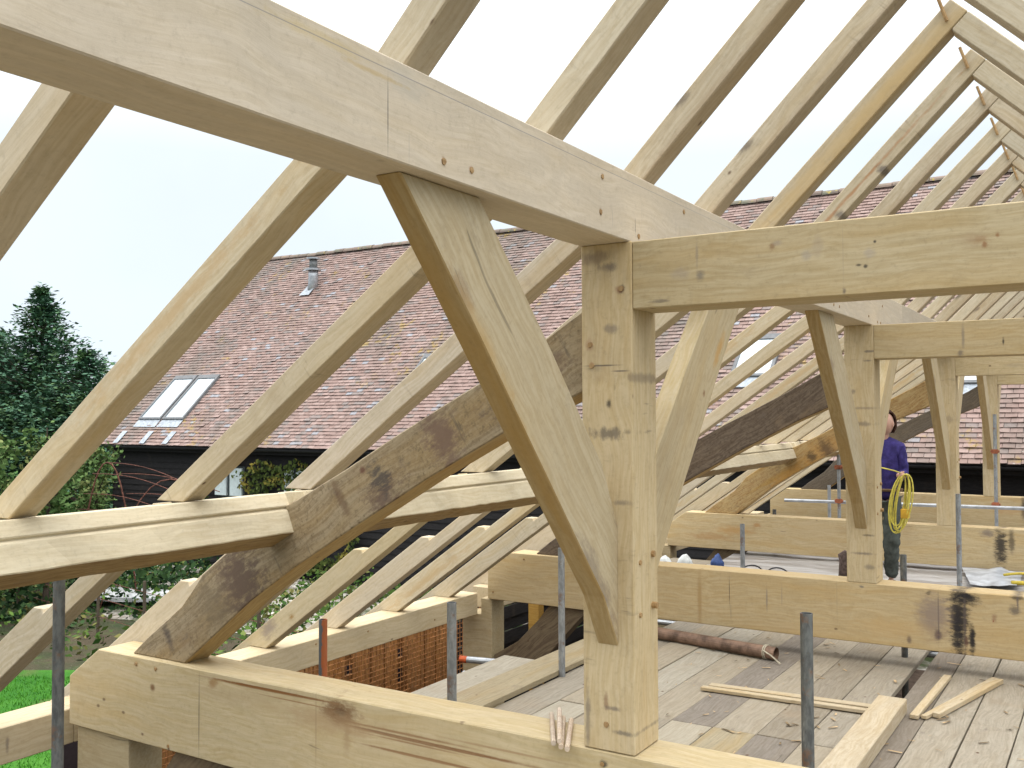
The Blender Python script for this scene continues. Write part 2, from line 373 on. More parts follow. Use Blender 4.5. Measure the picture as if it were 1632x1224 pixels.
def tiles(x0, x1, cut=()):
    bm = bmesh.new(); cl = bm.loops.layers.color.new('tint'); rnd = random.Random(3)
    sl = Vector((0, ry - ey, rz - ez)); L = sl.length; sd = sl / L; nn = Vector((0, -sd.z, sd.y))
    gauge, wid = .125, .205; rows = int(L / gauge)
    for r in range(rows + 1):
        sag = .025 * math.sin(r * .17)
        xx = x0 + (wid / 2 if r % 2 else 0) - wid
        while xx < x1:
            a0 = max(xx + .004, x0); a1 = min(xx + wid - .004, x1)
            xm = (a0 + a1) / 2
            if a1 - a0 > .02:
                s0 = r * gauge - .03; s1 = s0 + gauge * 1.35
                base = Vector((0, ey, ez)) + sd * s0; top = Vector((0, ey, ez)) + sd * s1
                dip = .03 * noise.noise(Vector((xm * .25, r * .05, 0)))
                lift = .030 + rnd.uniform(-.004, .010) + dip; tl = rnd.uniform(-.007, .007)
                if rnd.random() < .03: lift += .015
                p = [base + nn * (lift + tl) + Vector((a0, 0, 0)), base + nn * (lift - tl) + Vector((a1, 0, 0)), top + nn * (.004 + dip) + Vector((a1, 0, 0)), top + nn * (.004 + dip) + Vector((a0, 0, 0))]
                q = [base + nn * (lift + tl - .016) + Vector((a0, 0, 0)), base + nn * (lift - tl - .016) + Vector((a1, 0, 0))]
                P = [bm.verts.new(v) for v in p]; Q = [bm.verts.new(v) for v in q]
                col = (rnd.random(), rnd.random(), r / rows, 1)
                for f in (bm.faces.new(P), bm.faces.new((Q[0], Q[1], P[1], P[0])), bm.faces.new((Q[0], P[0], P[3])), bm.faces.new((P[1], Q[1], P[2]))):
                    for lp in f.loops: lp[cl] = col
            xx += wid
    rel(bm); return bm
roof = link('roof', tiles(bx0 - .12, bx1), TILE, barn)
# roof body under the tiles, far slope
bm = bmesh.new()
for y0, z0, y1, z1 in ((ey - .02, ez - .03, ry, rz - .03), (2 * ry - ey, ez - .03, ry, rz - .03)):
    v = [bm.verts.new(p) for p in ((bx0 - .1, y0, z0), (bx1, y0, z0), (bx1, y1, z1), (bx0 - .1, y1, z1))]; bm.faces.new(v)
v = [bm.verts.new(p) for p in ((bx0, ey + .3, -3), (bx0, 2 * ry - ey - .3, -3), (bx0, 2 * ry - ey - .3, ez), (bx0, ry, rz - .1), (bx0, ey + .3, ez))]; bm.faces.new(v)
rel(bm); link('underlay', bm, flat('dark_felt', (.03, .025, .022), .9), barn)
# ridge tiles
bm = bmesh.new(); x = bx0 - .12; k_ = 0
while x < bx1:
    w = .42; rr = .13 + random.uniform(-.01, .012); z = rz - .03 + .03 * noise.noise(Vector((x * .3, 0, 5))) + random.uniform(-.01, .01); ring = []
    for xx in (x, x + w - .015):
        ring.append([bm.verts.new((xx, ry + math.cos(t) * rr * 1.15, z + math.sin(t) * rr)) for t in [math.pi * i / 8 for i in range(9)]])
    for i in range(8): bm.faces.new((ring[0][i], ring[1][i], ring[1][i + 1], ring[0][i + 1]))
    bm.faces.new(ring[0]); bm.faces.new(ring[1][::-1]); x += w
rel(bm)
k = NT('ridge'); g = k.n('ShaderNodeNewGeometry'); n = k.noise(g.outputs['Position'], 3., 6., .7)
c = k.mix(g.outputs['Random Per Island'], (.17, .13, .11), (.27, .20, .16)); c = k.mix(k.map(n, .45, .6), c, (.17, .165, .12)); c = k.mix(k.map(k.noise(g.outputs['Position'], 7., 4., .6), .62, .7), c, (.42, .33, .10)); k.l(c, k.b.inputs['Base Color'])
rg = link('ridge', bm, k.m, barn)
# black weatherboards
BLACKW = wood('black_boards', light=(.024, .022, .024), dark=(.010, .009, .010), stain=.1, dirt=.1, warm=0, spots=0, ring=.1)
bm = bmesh.new(); z = -3.0
while z < ez - .12:
    p = [(bx0, ey + .30, z), (bx1, ey + .30, z), (bx1, ey + .33, z + .19), (bx0, ey + .33, z + .19)]
    v = [bm.verts.new(q) for q in p]; bm.faces.new(v); w2 = [bm.verts.new(q) for q in ((bx0, ey + .335, z), (bx1, ey + .335, z))]; bm.faces.new((w2[0], w2[1], v[1], v[0])); z += .17
rel(bm); link('wall', bm, BLACKW, barn)
bm = bmesh.new(); box_bm(bm, bx0 + .02, bx1, ey + .06, ey + .34, ez - .20, ez - .05); rel(bm); link('soffit', bm, BLACKW, barn)
bm = bmesh.new(); gut = []
for xx in (bx0 - .1, bx1): gut.append([bm.verts.new((xx, ey - .07 + .065 * math.cos(t), ez - .05 + .065 * math.sin(t))) for t in [math.pi + math.pi * i / 8 for i in range(9)]])
for i in range(8): bm.faces.new((gut[0][i], gut[1][i], gut[1][i + 1], gut[0][i + 1]))
rel(bm); link('gutter', bm, flat('gutter_black', (.02, .02, .022), .5), barn)
# roof windows
sd = Vector((0, ry - ey, rz - ez)).normalized(); nn = Vector((0, -sd.z, sd.y))
GLASS = NT('roof_glass'); GLASS.b.inputs['Base Color'].default_value = (.45, .52, .56, 1); GLASS.b.inputs['Roughness'].default_value = .06; GLASS.b.inputs['Specular IOR Level'].default_value = 1.; GLASS.b.inputs['Coat Weight'].default_value = 1.
GREYM = flat('grey_flashing', (.16, .165, .17), .5, var=.1)
LEAD = flat('pale_lead', (.38, .42, .46), .45, var=.15)
def rooflight(x0, x1, z0, z1, lead=True):
    s0 = (z0 - ez) / sd.z; s1 = (z1 - ez) / sd.z
    def P(x, s, h): return Vector((x, 0, 0)) + Vector((0, ey, ez)) + sd * s + nn * h - Vector((bx0, ey, -3))
    def slab(bm, xa, xb, sa, sb, h0, h1):
        v = [bm.verts.new(P(x, s, h)) for x in (xa, xb) for s in (sa, sb) for h in (h0, h1)]
        for f in ((0, 1, 3, 2), (4, 6, 7, 5), (0, 4, 5, 1), (2, 3, 7, 6), (0, 2, 6, 4), (1, 5, 7, 3)): bm.faces.new([v[i] for i in f])
    bm = bmesh.new(); t = .07
    slab(bm, x0, x1, s0, s0 + t, .02, .10); slab(bm, x0, x1, s1 - .16, s1, .02, .10); slab(bm, x0, x0 + t, s0 + t, s1 - .16, .02, .10); slab(bm, x1 - t, x1, s0 + t, s1 - .16, .02, .10)
    w = link('window', bm, GREYM, barn)
    bm = bmesh.new(); slab(bm, x0 + t, x1 - t, s0 + t, s1 - .16, .03, .075); link('pane', bm, GLASS.m, w)
    if lead:
        bm = bmesh.new(); slab(bm, x0, x1, s0 - .30, s0 - .002, .045, .055); link('apron', bm, LEAD, w)
rooflight(-23.62, -22.62, 1.08, 2.42); rooflight(-22.54, -21.62, 1.08, 2.42)
rooflight(-14.15, -13.3, 1.85, 2.80); rooflight(-5.45, -4.55, 1.98, 2.92); rooflight(-1.25, -.35, 1.75, 2.75)
# lead soakers among the lower tiles
for xx in (-23.9, -22.7, -21.7, -18.2):
    bm = bmesh.new()
    p = [Vector((xx, 0, 0)) + Vector((0, ey, ez)) + sd * a_ + nn * .055 + Vector((b_, 0, 0)) for a_, b_ in ((.0, 0), (.0, .22), (.5, .22), (.5, 0))]
    bm.faces.new([bm.verts.new(v) for v in p])
    rel(bm); link('soaker', bm, LEAD, barn)
# flue
fl = bpy.data.objects.new('roof_flue', None); COL.objects.link(fl); fl.location = (-20.85, 20.1, 5.30)
tag(fl, 'short galvanised flue pipe standing on the tiled roof near the ridge', 'flue')
GALV = flat('galvanised', (.42, .44, .46), .4, metal=.6, var=.12, nscale=9., spec=.5)
bm = bmesh.new(); tube_bm(bm, [(0, 0, -.25), (.12, 0, .2), (.14, 0, .45), (.14, 0, .65)], [.13, .155, .16, .16], 14); link('pipe', bm, GALV, fl, smooth=True)
bm = bmesh.new(); tube_bm(bm, [(.14, 0, .65), (.14, 0, .71)], .25, 14); link('collar', bm, GALV, fl)
bm = bmesh.new(); tube_bm(bm, [(.14, 0, 1.02), (.14, 0, 1.07)], .22, 14); link('cap', bm, GALV, fl)
bm = bmesh.new(); tube_bm(bm, [(.14, 0, .71), (.14, 0, 1.02)], .13, 14); link('cowl', bm, flat('cowl_grey', (.2, .21, .21), .5, metal=.4), fl, smooth=True)
bm = bmesh.new(); bm.faces.new([bm.verts.new(v) for v in ((-.22, -.30, -.17), (.22, -.30, -.17), (.22, .08, .22), (-.12, .08, .22))]); link('flashing', bm, LEAD, fl)
# wall windows, half hidden by the climber
WHITE = flat('window_white', (.62, .70, .70), .5, var=.05)
DARKG = flat('window_dark', (.05, .06, .065), .15, spec=.6)
for (x0, w) in ((-19.75, 1.05), (-17.1, .75)):
    bm = bmesh.new()
    z0, z1 = -.95, -.2
    for a_, b_ in ((x0, x0 + w * .42), (x0 + w * .56, x0 + w)):
        box_bm(bm, a_, b_, ey + .22, ey + .27, z0, z1)
    rel(bm); wn = link('window', bm, WHITE, barn)
    bm = bmesh.new(); box_bm(bm, x0 - .06, x0 + w + .06, ey + .275, ey + .31, z0 - .05, z1 + .05); rel(bm); link('pane', bm, DARKG, wn)
# climber on the wall
rnd = random.Random(9); bm = bmesh.new()
for _ in range(5200):
    x = rnd.uniform(-20.1, -14.5); z = rnd.uniform(-2.9, .12)
    if -19.9 < x < -18.6 and -1.0 < z < -.15 and rnd.random() < .93: continue
    if noise.noise(Vector((x * .9, z * 1.3, 3))) < -.10 + (.25 if x > -16.3 else 0): continue
    c = Vector((x, ey + .25 - rnd.random() * .25, z)); s = rnd.uniform(.03, .085)
    a_ = Vector((rnd.gauss(0, 1), rnd.gauss(0, .5), rnd.gauss(0, 1))).normalized(); b_ = Vector((a_.z, rnd.uniform(-.4, .4), -a_.x)).normalized()
    bm.faces.new([bm.verts.new(c + a_ * s), bm.verts.new(c + b_ * s * .7), bm.verts.new(c - a_ * s), bm.verts.new(c - b_ * s * .7)])
tag(link('climbing_plant', bm, leafmat('climber', (.025, .04, .012), (.09, .12, .03), (.30, .24, .05))), 'climbing plant with yellowing leaves covering the black barn wall', 'climbing plant')

# ================================================================== trees
BARK = flat('bark', (.07, .052, .04), .95, var=.25, nscale=6., bump=.5)
NEEDLE = leafmat('needles', (.045, .10, .065), (.10, .20, .12), (.11, .19, .08))
def conifer(name, loc, H, Rb, n, label, seed, base=.04, group='conifers beyond the barn', slope=.56):
    rnd = random.Random(seed); root = bpy.data.objects.new(name, None); COL.objects.link(root); root.location = loc
    tag(root, label, 'tree', group)
    tr = bmesh.new(); tube_bm(tr, [(0, 0, 0), (.05, 0, H * .5), (0, 0, H * .985)], [Rb * .06, Rb * .035, .02], 8)
    bm = bmesh.new(); nb = n
    for i in range(nb):
        t = rnd.random() ** .85; z = H * (base + (1 - base) * t) ; f = 1 - t
        R = min(Rb, slope * (H - z)) * rnd.choice((.6, .8, .95, 1.0, 1.25)) * rnd.uniform(.8, 1.08) + .06
        az = rnd.uniform(0, 2 * math.pi); dr = Vector((math.cos(az), math.sin(az), 0)); rise = rnd.uniform(-.1, .35) if t > .5 else rnd.uniform(-.25, .30)
        pts = []; ns = max(4, int(R / .26))
        for s in range(ns + 1):
            q = s / ns; pts.append(Vector((0, 0, z)) + dr * R * q + Vector((0, 0, R * (rise * q + .25 * q * q - .15 * q))))
        if rnd.random() < .3: tube_bm(tr, [pts[0], pts[len(pts) // 2], pts[-1]], [.035 + .02 * f, .02, .006], 4, caps=False)
        for s in range(1, ns + 1):
            for _ in range(5 if f > .25 else 3):
                q = pts[s] + Vector((rnd.gauss(0, .12), rnd.gauss(0, .12), rnd.gauss(-.03, .09))); L = rnd.uniform(.12, .30)
                a_ = (dr * rnd.uniform(.2, 1) + Vector((-dr.y, dr.x, 0)) * rnd.uniform(-1, 1) + Vector((0, 0, rnd.uniform(-.3, .5)))).normalized()
                b_ = a_.cross(Vector((rnd.gauss(0, .5), rnd.gauss(0, .5), 1))).normalized() * L * rnd.uniform(.18, .34)
                bm.faces.new([bm.verts.new(q - b_ * .6), bm.verts.new(q + a_ * L * .5 - b_), bm.verts.new(q + a_ * L), bm.verts.new(q + a_ * L * .4 + b_)])
    for i in range(26):  # leader tip
        z = H * rnd.uniform(.93, 1.0); az = rnd.uniform(0, 6.28); L = (H * 1.005 - z) * .5 + .06; q = Vector((0, 0, z)); a_ = Vector((math.cos(az), math.sin(az), .5)) * L
        b_ = Vector((-math.sin(az), math.cos(az), 0)) * .04; bm.faces.new([bm.verts.new(q - b_), bm.verts.new(q + a_), bm.verts.new(q + b_)])
    link('trunk', tr, BARK, root); link('crown', bm, NEEDLE, root)
    return root
conifer('conifer_tree', (-37.75, 21.42, -3), 9.7, 3.6, 820, 'tall dark pointed conifer rising highest beyond the garden', 11)
conifer('conifer_tree', (-43.6, 22.4, -3), 8.7, 3.6, 560, 'dark conifer cut by the left edge of the photo', 12)
conifer('conifer_tree', (-34.6, 21.5, -3), 6.9, 3.2, 560, 'lower rounded conifer leaning towards the barn gable', 13, slope=.95)
conifer('conifer_tree', (-40.2, 20.8, -3), 7.9, 3.4, 480, 'conifer filling the gap between the two tallest ones', 14, slope=.9)
conifer('conifer_tree', (-31.0, 21.2, -3), 5.4, 2.6, 300, 'shortest dark conifer just left of the barn gable', 15)
LEAF_L = leafmat('fresh_leaves', (.05, .10, .028), (.13, .21, .07), (.19, .22, .08))
def shrub(name, loc, H, R, n, label, seed, mat=LEAF_L, leaf=.11, group='young bushy trees in front of the conifers'):
    rnd = random.Random(seed); root = bpy.data.objects.new(name, None); COL.objects.link(root); root.location = loc; tag(root, label, 'tree', group)
    tr = bmesh.new(); bm = bmesh.new(); tips = []
    tube_bm(tr, [(0, 0, 0), (.05, .02, H * .45), (0, 0, H * .92)], [.07, .045, .012], 6)
    for i in range(34):
        z = H * rnd.uniform(.10, .93); az = rnd.uniform(0, 6.28); f = 1 - (z / H) ** 2.2; L = R * (.35 + .75 * f) * rnd.uniform(.55, 1.1)
        p0 = Vector((0, 0, z * .88)); p1 = p0 + Vector((math.cos(az) * L, math.sin(az) * L, L * rnd.uniform(.3, 1.1)))
        p1.z = min(p1.z, H * rnd.uniform(.93, 1.02)); tube_bm(tr, [p0, p0.lerp(p1, .5) + Vector((0, 0, -.04)), p1], [.022, .014, .005], 4, caps=False); tips.append((p0, p1))
    for _ in range(n):
        p0, p1 = rnd.choice(tips); q = p0.lerp(p1, rnd.uniform(.25, 1.05)) + Vector((rnd.gauss(0, .13), rnd.gauss(0, .13), rnd.gauss(0, .13))); s = leaf * rnd.uniform(.5, 1.25)
        a_ = Vector((rnd.gauss(0, 1), rnd.gauss(0, 1), rnd.gauss(-.2, .6))).normalized(); b_ = a_.cross(Vector((rnd.gauss(0, 1), rnd.gauss(0, 1), rnd.gauss(0, 1)))).normalized()
        bm.faces.new([bm.verts.new(q + a_ * s * .7), bm.verts.new(q + b_ * s * .4), bm.verts.new(q - a_ * s * .5), bm.verts.new(q - b_ * s * .4)])
    link('trunk', tr, BARK, root); link('crown', bm, mat, root); return root
shrub('young_tree', (-17.9, 7.7, -3), 4.55, .85, 2600, 'pale green young tree at the left edge, its top level with the camera', 21)
shrub('young_tree', (-18.3, 9.3, -3), 4.35, .8, 2400, 'slim pale green tree second from the left edge', 22)
shrub('young_tree', (-18.9, 10.9, -3), 4.0, .8, 2200, 'slim pale green tree beside the long roof rafter', 23)
shrub('young_tree', (-24.6, 14.2, -3), 3.6, 1.15, 2400, 'leafy green bush against the corner of the black barn', 24)
shrub('young_tree', (-19.9, 7.2, -3), 3.7, 1.2, 2400, 'broad leafy bush low behind the pale young trees', 25)
shrub('young_tree', (-22.2, 11.6, -3), 3.0, 1.3, 2400, 'dark green bush under the rusty hoops', 26, leafmat('mid_leaves', (.022, .07, .016), (.075, .16, .04)))
shrub('young_tree', (-15.0, 5.2, -3), 1.5, .8, 1500, 'small round bush beside the bright lawn', 27, bpy.data.materials['mid_leaves'])
# far wood closing the horizon
rnd = random.Random(31); bm = bmesh.new()
for _ in range(14000):
    az = rnd.uniform(math.radians(100), math.radians(200)); rad = rnd.uniform(50, 75); x = math.cos(az) * rad; y = 10 + math.sin(az) * rad * .8
    top = 3.6 + 1.5 * noise.noise(Vector((az * 5, 0, 0))); c = Vector((x, y, -3 + rnd.random() ** .7 * top)); s = rnd.uniform(.25, .7)
    a_ = Vector((rnd.gauss(0, 1), rnd.gauss(0, 1), rnd.gauss(0, 1))).normalized(); b_ = a_.orthogonal().normalized()
    bm.faces.new([bm.verts.new(c + a_ * s), bm.verts.new(c + b_ * s * .5), bm.verts.new(c - a_ * s), bm.verts.new(c - b_ * s * .5)])
tag(link('far_wood', bm, leafmat('far_leaves', (.015, .035, .022), (.04, .07, .035))), 'dark low wood along the far edge of the garden', 'wood', kind='stuff')
#PART2
# ================================================================== the oak frame
TY = (0.0, 4.30, 8.58, 13.01)                       # near faces of the four trusses
TN = ('nearest', 'second', 'third', 'farthest')
ZC0, ZC1 = 1.693, 1.9515
def B(pts, ox, oz):                                  # blots given in world plane coordinates -> local
    return [(p[0] - ox, p[1] - oz) + tuple(p[2:]) for p in pts]
# ---- tie beams
TIE_BL = {
 0: [(-1.48, -.07, .12, .06, (.15, .08, .035), 1.4, .8), (-1.9, -.03, .5, .007, (.20, .09, .03), 1.6, .3), (-.95, -.12, .55, .009, (.18, .08, .03), 1.6, .35), (-1.0, -.185, .4, .007, (.20, .09, .03), 1.5, .35), (-1.5, -.12, .35, .06, (.34, .21, .10), .6, .8), (-1.48, -.07, .10, .045, (.20, .11, .05), .85), (-1.47, -.06, .045, .02, (.09, .05, .025), .8), (-1.43, -.16, .025, .10, (.26, .15, .07), .5),
     (-2.0, -.035, .35, .006, (.22, .10, .03), .9, .35), (-1.75, -.06, .30, .004, (.22, .10, .03), .8, .3), (-1.1, -.10, .42, .007, (.20, .09, .03), .95, .4), (-1.05, -.135, .30, .005, (.20, .09, .03), .9, .4), (-1.25, -.115, .2, .005, (.16, .07, .03), .9, .4),
     (-2.32, -.055, .035, .03, (.28, .15, .05), .8), (-1.0, -.19, .25, .004, (.24, .12, .05), .8, .3), (-.6, -.08, .35, .006, (.28, .16, .07), .7, .4), (-1.62, -.15, .006, .20, (.25, .16, .08), .5, .3),
     (-2.419, -.23, .0035, .23, (.04, .035, .03), .9, .12), (-2.781, -.144, .022, .022, (.16, .075, .03), .95, .3), (-2.757, -.043, .016, .012, (.26, .13, .05), .8), (-2.916, -.037, .02, .016, (.30, .16, .06), .8),
     (-2.65, -.44, .01, .01, (.12, .06, .04), .9), (-2.86, -.40, .01, .008, (.12, .06, .04), .8), (-.13, -.05, .02, .018, BLK, .9), (-2.1, -.10, .5, .05, (.42, .31, .18), .35), (-1.2, -.2, .9, .2, (.50, .38, .22), .3)],
 1: [(.565, -.17, .075, .30, BLK, 1.0, 1.1), (.55, -.28, .05, .22, BLK, 1.0, .8), (.62, -.05, .09, .05, BLK, 1.0, .9), (.645, -.34, .025, .12, BLK, 1.0, .9), (.60, -.2, .012, .3, (.09, .07, .06), .9, .7), (.60, -.03, .09, .022, BLK, .9, .5), (.65, -.33, .02, .09, BLK, .9, .7), (.61, -.36, .015, .05, RED, .9, .6), (.425, -.20, .006, .2, BLK, .85, .3), (.39, -.19, .13, .18, (.22, .17, .15), .8, .7), (.42, -.33, .03, .05, (.06, .04, .06), .85, .6),
     (.222, -.385, .02, .035, (.07, .05, .06), .85, .6), (.92, -.10, .04, .04, (.08, .07, .07), .8, .8), (.94, -.01, .045, .02, BLK, .8), (.94, -.05, .008, .06, (.12, .1, .1), .8), (.79, -.17, .02, .03, (.25, .14, .08), .7), (.785, -.19, .006, .008, (.25, .06, .04), .9),
     (-.112, -.029, .018, .012, (.12, .11, .10), .8), (-1.403, -.26, .022, .26, (.34, .21, .08), .65, .25), (-1.148, -.16, .004, .14, BLK, .8, .35), (-1.137, -.32, .004, .08, (.2, .17, .13), .6, .3), (-.84, -.19, .008, .11, (.2, .17, .15), .7, .5), (-.72, -.16, .006, .09, (.28, .22, .17), .55, .6),
     (.1, -.32, .3, .09, (.50, .33, .14), .5), (-.6, -.40, .5, .05, (.5, .36, .19), .35), (-.295, -.15, .002, .2, (.2, .17, .12), .5, .2), (.36, -.03, .02, .02, BLK, .6), (1.1, -.3, .05, .05, (.25, .2, .18), .5)],
 2: [(.43, -.2, .07, .24, BLK, 1.0, 1.1), (.54, -.13, .035, .15, BLK, .75, .7), (.3, -.06, .08, .05, (.15, .12, .11), .8, .8), (-2.6, -.2, .3, .06, (.45, .25, .08), .7), (-2.9, -.3, .35, .05, (.40, .22, .08), .6), (-2.3, -.12, .06, .03, (.40, .2, .06), .7), (-1.0, -.2, .02, .09, (.3, .24, .18), .5), (-1.6, -.12, .4, .2, (.5, .38, .22), .35)],
 3: [(.33, -.15, .05, .2, BLK, .85, .7), (.1, -.2, .25, .07, (.45, .27, .12), .6), (-2.0, -.2, .5, .06, (.45, .28, .12), .6)]}
for k, y in enumerate(TY):
    ox = -3.5
    mat = wood('oak_tie', light=(.60, .475, .29) if k else (.60, .50, .33), dark=(.49, .36, .185) if k else (.49, .39, .22), dirt=.07, stain=.22, warm=.5 if k else .3, ring=.35, blots=B(TIE_BL[k], ox, 0))
    t = timber('tie_beam', [(-3.5, -.45), (5.2, -.45), (5.2, 0), (-3.24, 0), (-3.5, -.18)], 'XZ', y, .235, mat, 0, org=(ox, 0), bev=.005, amp=.002)
    lab = ['nearest tie beam, with a big knot and brown cracks, under the nearest post', 'second tie beam, with a black tar stain, at the back edge of the plank deck', 'third tie beam, orange stained, behind the grey sheeting', 'farthest tie beam, behind the horizontal scaffold rail'][k]
    tag(t, lab, 'tie beam', 'tie beams of the oak frame')
    if k == 0:
        for (x, z) in ((-2.757, -.043), (-2.916, -.037), (-.138, -.052), (-2.653, -.446 + .02)): add_peg(t, x - ox, z, r=.010, out_=.004)
    if k == 1:
        for (x, z) in ((-3.1, -.05), (-3.44, -.38), (-2.2, -.40)): add_peg(t, x - ox, z, r=.011, out_=.005)
# ---- posts
POST_BL = {0: [(-.10, 1.328, .012, .02, BLK, .9), (-.105, 1.215, .075, .026, (.10, .085, .07), .8, 1.2), (-.02, 1.22, .02, .012, BLK, .5), (-.127, 1.478, .09, .004, (.06, .05, .05), .85, .3), (-.05, 1.455, .04, .004, (.06, .05, .05), .8, .3), (-.044, 1.772, .014, .016, BLK, .95), (-.055, 1.77, .02, .016, (.25, .1, .06), .6),
            (-.12, .10, .012, .012, (.12, .05, .03), .9), (-.119, .19, .012, .035, (.20, .10, .05), .7), (-.09, .165, .035, .01, (.12, .1, .09), .7), (-.044, .078, .06, .01, (.1, .09, .08), .7), (-.20, .12, .012, .16, (.12, .10, .09), .6, .9), (-.16, 1.9, .09, .03, (.2, .15, .11), .7), (-.10, 1.86, .05, .02, (.12, .1, .09), .7),
            (-.173, 1.483, .012, .012, (.30, .14, .06), .8), (-.185, 1.56, .02, .03, (.35, .2, .12), .5), (-.09, 1.62, .035, .02, (.14, .12, .11), .6), (-.05, .95, .04, .012, (.14, .12, .1), .6), (-.09, .85, .01, .05, (.12, .1, .08), .55), (-.0, 1.43, .02, .02, (.10, .08, .07), .5)],
           1: [(-.1, .22, .09, .012, (.12, .1, .09), .7, .8), (-.06, .36, .05, .01, BLK, .6), (-.05, .12, .05, .02, (.14, .12, .1), .6), (-.1, 1.2, .1, .02, (.12, .1, .09), .6), (-.08, 1.32, .1, .012, (.12, .1, .09), .5), (-.15, 1.45, .02, .02, (.12, .1, .09), .6), (-.03, 1.75, .05, .01, (.1, .09, .09), .7), (-.04, 1.68, .04, .01, (.1, .09, .09), .7)],
           2: [(-.1, 1.2, .12, .05, (.25, .2, .14), .5)], 3: [(-.1, 1.0, .1, .05, (.3, .2, .1), .5)]}
for k, y in enumerate(TY):
    mat = wood('oak_post', light=(.60, .49, .32), dark=(.50, .385, .22), dirt=.22, stain=.3, saw=.45, warm=.3, spots=.5, blots=[(p[1], -p[0], p[3], p[2]) + tuple(p[4:]) for p in POST_BL[k]])
    bm = prism_bm(dens([(0, 0), (0, .2177), (1.9515, .2177), (1.9515, 0)], .5, .001, random.Random(k)), 0, .2228)
    t = link('post', bm, mat, None, frame((0, y, .002), (0, 0, 1), (0, 1, 0), (-1, 0, 0)))
    md = t.modifiers.new('bevel', 'BEVEL'); md.width = .004; md.segments = 1
    tag(t, ['big near oak post with dark saw marks, standing on the nearest tie beam', 'second oak post, just left of the person with the yellow cord', 'third oak post along, right of the person', 'farthest and thinnest-looking oak post, next to a scaffold pole'][k], 'post', 'oak posts under the upper purlin')
    if k == 0:
        for (x, z) in ((1.772, .044), (1.478, .173), (.10, .12), (1.56, .18)): add_peg(t, x, z, r=.012, out_=.004)
    for zz, yy in ((.74, .17), (.54, .17)) if k < 3 else ():
        bmp = bmesh.new(); tube_bm(bmp, [(zz, yy, .01), (zz, yy, -.012 - (.01 if zz < .6 else 0))], .013, 8); link('peg', bmp, OAK_END, t)
        bmp = bmesh.new(); tube_bm(bmp, [(zz - .02, .055, .01), (zz - .02, .055, -.006)], .010, 8); link('peg', bmp, OAK_END, t)
# ---- collars
COL_BL = {0: [(.542, 1.883, .013, .016, (.24, .14, .07), .85), (.56, 1.893, .02, .012, (.3, .25, .2), .6), (.889, 1.866, .006, .006, BLK, .95, .3), (.836, 1.792, .012, .005, BLK, .85), (.858, 1.786, .008, .008, BLK, .9), (1.204, 1.841, .035, .014, (.28, .15, .06), .9, 1.), (1.19, 1.845, .06, .03, (.36, .27, .16), .6), (1.22, 1.828, .01, .015, (.25, .12, .05), .9), (1.257, 1.851, .008, .01, (.25, .12, .05), .9),
           (.787, 1.706, .008, .016, (.1, .08, .07), .8), (.273, 1.80, .02, .02, (.14, .13, .12), .7), (.262, 1.88, .006, .06, (.26, .22, .17), .6), (.70, 1.87, .02, .05, (.32, .26, .19), .4), (.66, 1.84, .02, .02, (.3, .27, .24), .5), (.20, 1.81, .04, .03, (.34, .29, .23), .5), (.12, 1.715, .05, .008, (.12, .1, .08), .7), (.87, 1.83, .02, .02, (.33, .29, .25), .5), (.785, 1.83, .0015, .13, (.32, .26, .18), .6, .1)],
          1: [(.62, 1.83, .012, .1, (.2, .17, .14), .7, .6), (.60, 1.72, .02, .03, (.12, .1, .09), .7), (.88, 1.79, .008, .03, BLK, .9), (.25, 1.8, .3, .05, (.5, .4, .26), .3)], 2: [(.6, 1.8, .1, .03, (.3, .25, .18), .4)], 3: []}
for k, y in enumerate(TY):
    mat = wood('oak_collar', light=(.58, .47, .295), dark=(.48, .37, .205), dirt=.14, stain=.2, warm=.35, saw=.15, spots=.4, blots=B(COL_BL[k], 0, ZC0))
    t = timber('collar_beam', [(0.001, ZC0), (2.02, ZC0), (2.02, ZC1), (0.001, ZC1)], 'XZ', y + .003, .205, mat, 0, org=(0, ZC0), bev=.004)
    tag(t, ['nearest collar beam, jointed to the right of the big near post', 'second collar beam, seen just under the nearest one', 'third collar beam, mostly hidden behind the second', 'farthest collar beam, lowest of the stacked collars against the tiles'][k], 'collar beam', 'collar beams of the oak frame')
# ---- upper purlin, in bay lengths
PB = [(-1.448, 2.07, .0022, .115, (.07, .07, .08), .9, .12), (-1.36, 2.0, .0016, .06, (.3, .27, .25), .5, .2), (-1.37, 2.17, .08, .05, (.40, .38, .33), .4), (-1.7, 2.187, .2, .02, (.52, .40, .18), .5), (-1.5, 2.16, .14, .008, (.46, .33, .14), .6), (-1.205, 1.999, .010, .013, (.18, .08, .05), .9), (-1.068, 2.003, .014, .014, (.28, .14, .08), .9),
      (-.223, 2.157, .011, .014, (.15, .08, .06), .9), (-.238, 2.025, .011, .014, (.15, .08, .06), .9), (.09, 1.985, .012, .012, BLK, .9), (.06, 2.02, .006, .03, (.1, .09, .1), .6), (.559, 2.163, .012, .014, (.3, .14, .1), .8), (-.14, 2.02, .002, .04, (.3, .27, .25), .6, .2), (.12, 2.07, .0016, .08, (.34, .3, .26), .5, .2), (.47, 2.08, .0016, .1, (.34, .3, .26), .6, .2),
      (-1.0, 2.186, 3.0, .0018, (.20, .20, .22), .75, .04), (-2.4, 2.15, .4, .05, (.50, .42, .27), .3)]
bounds = [(-5.4, 4.30 + 1.25), (4.30 + 1.252, 13.6)]
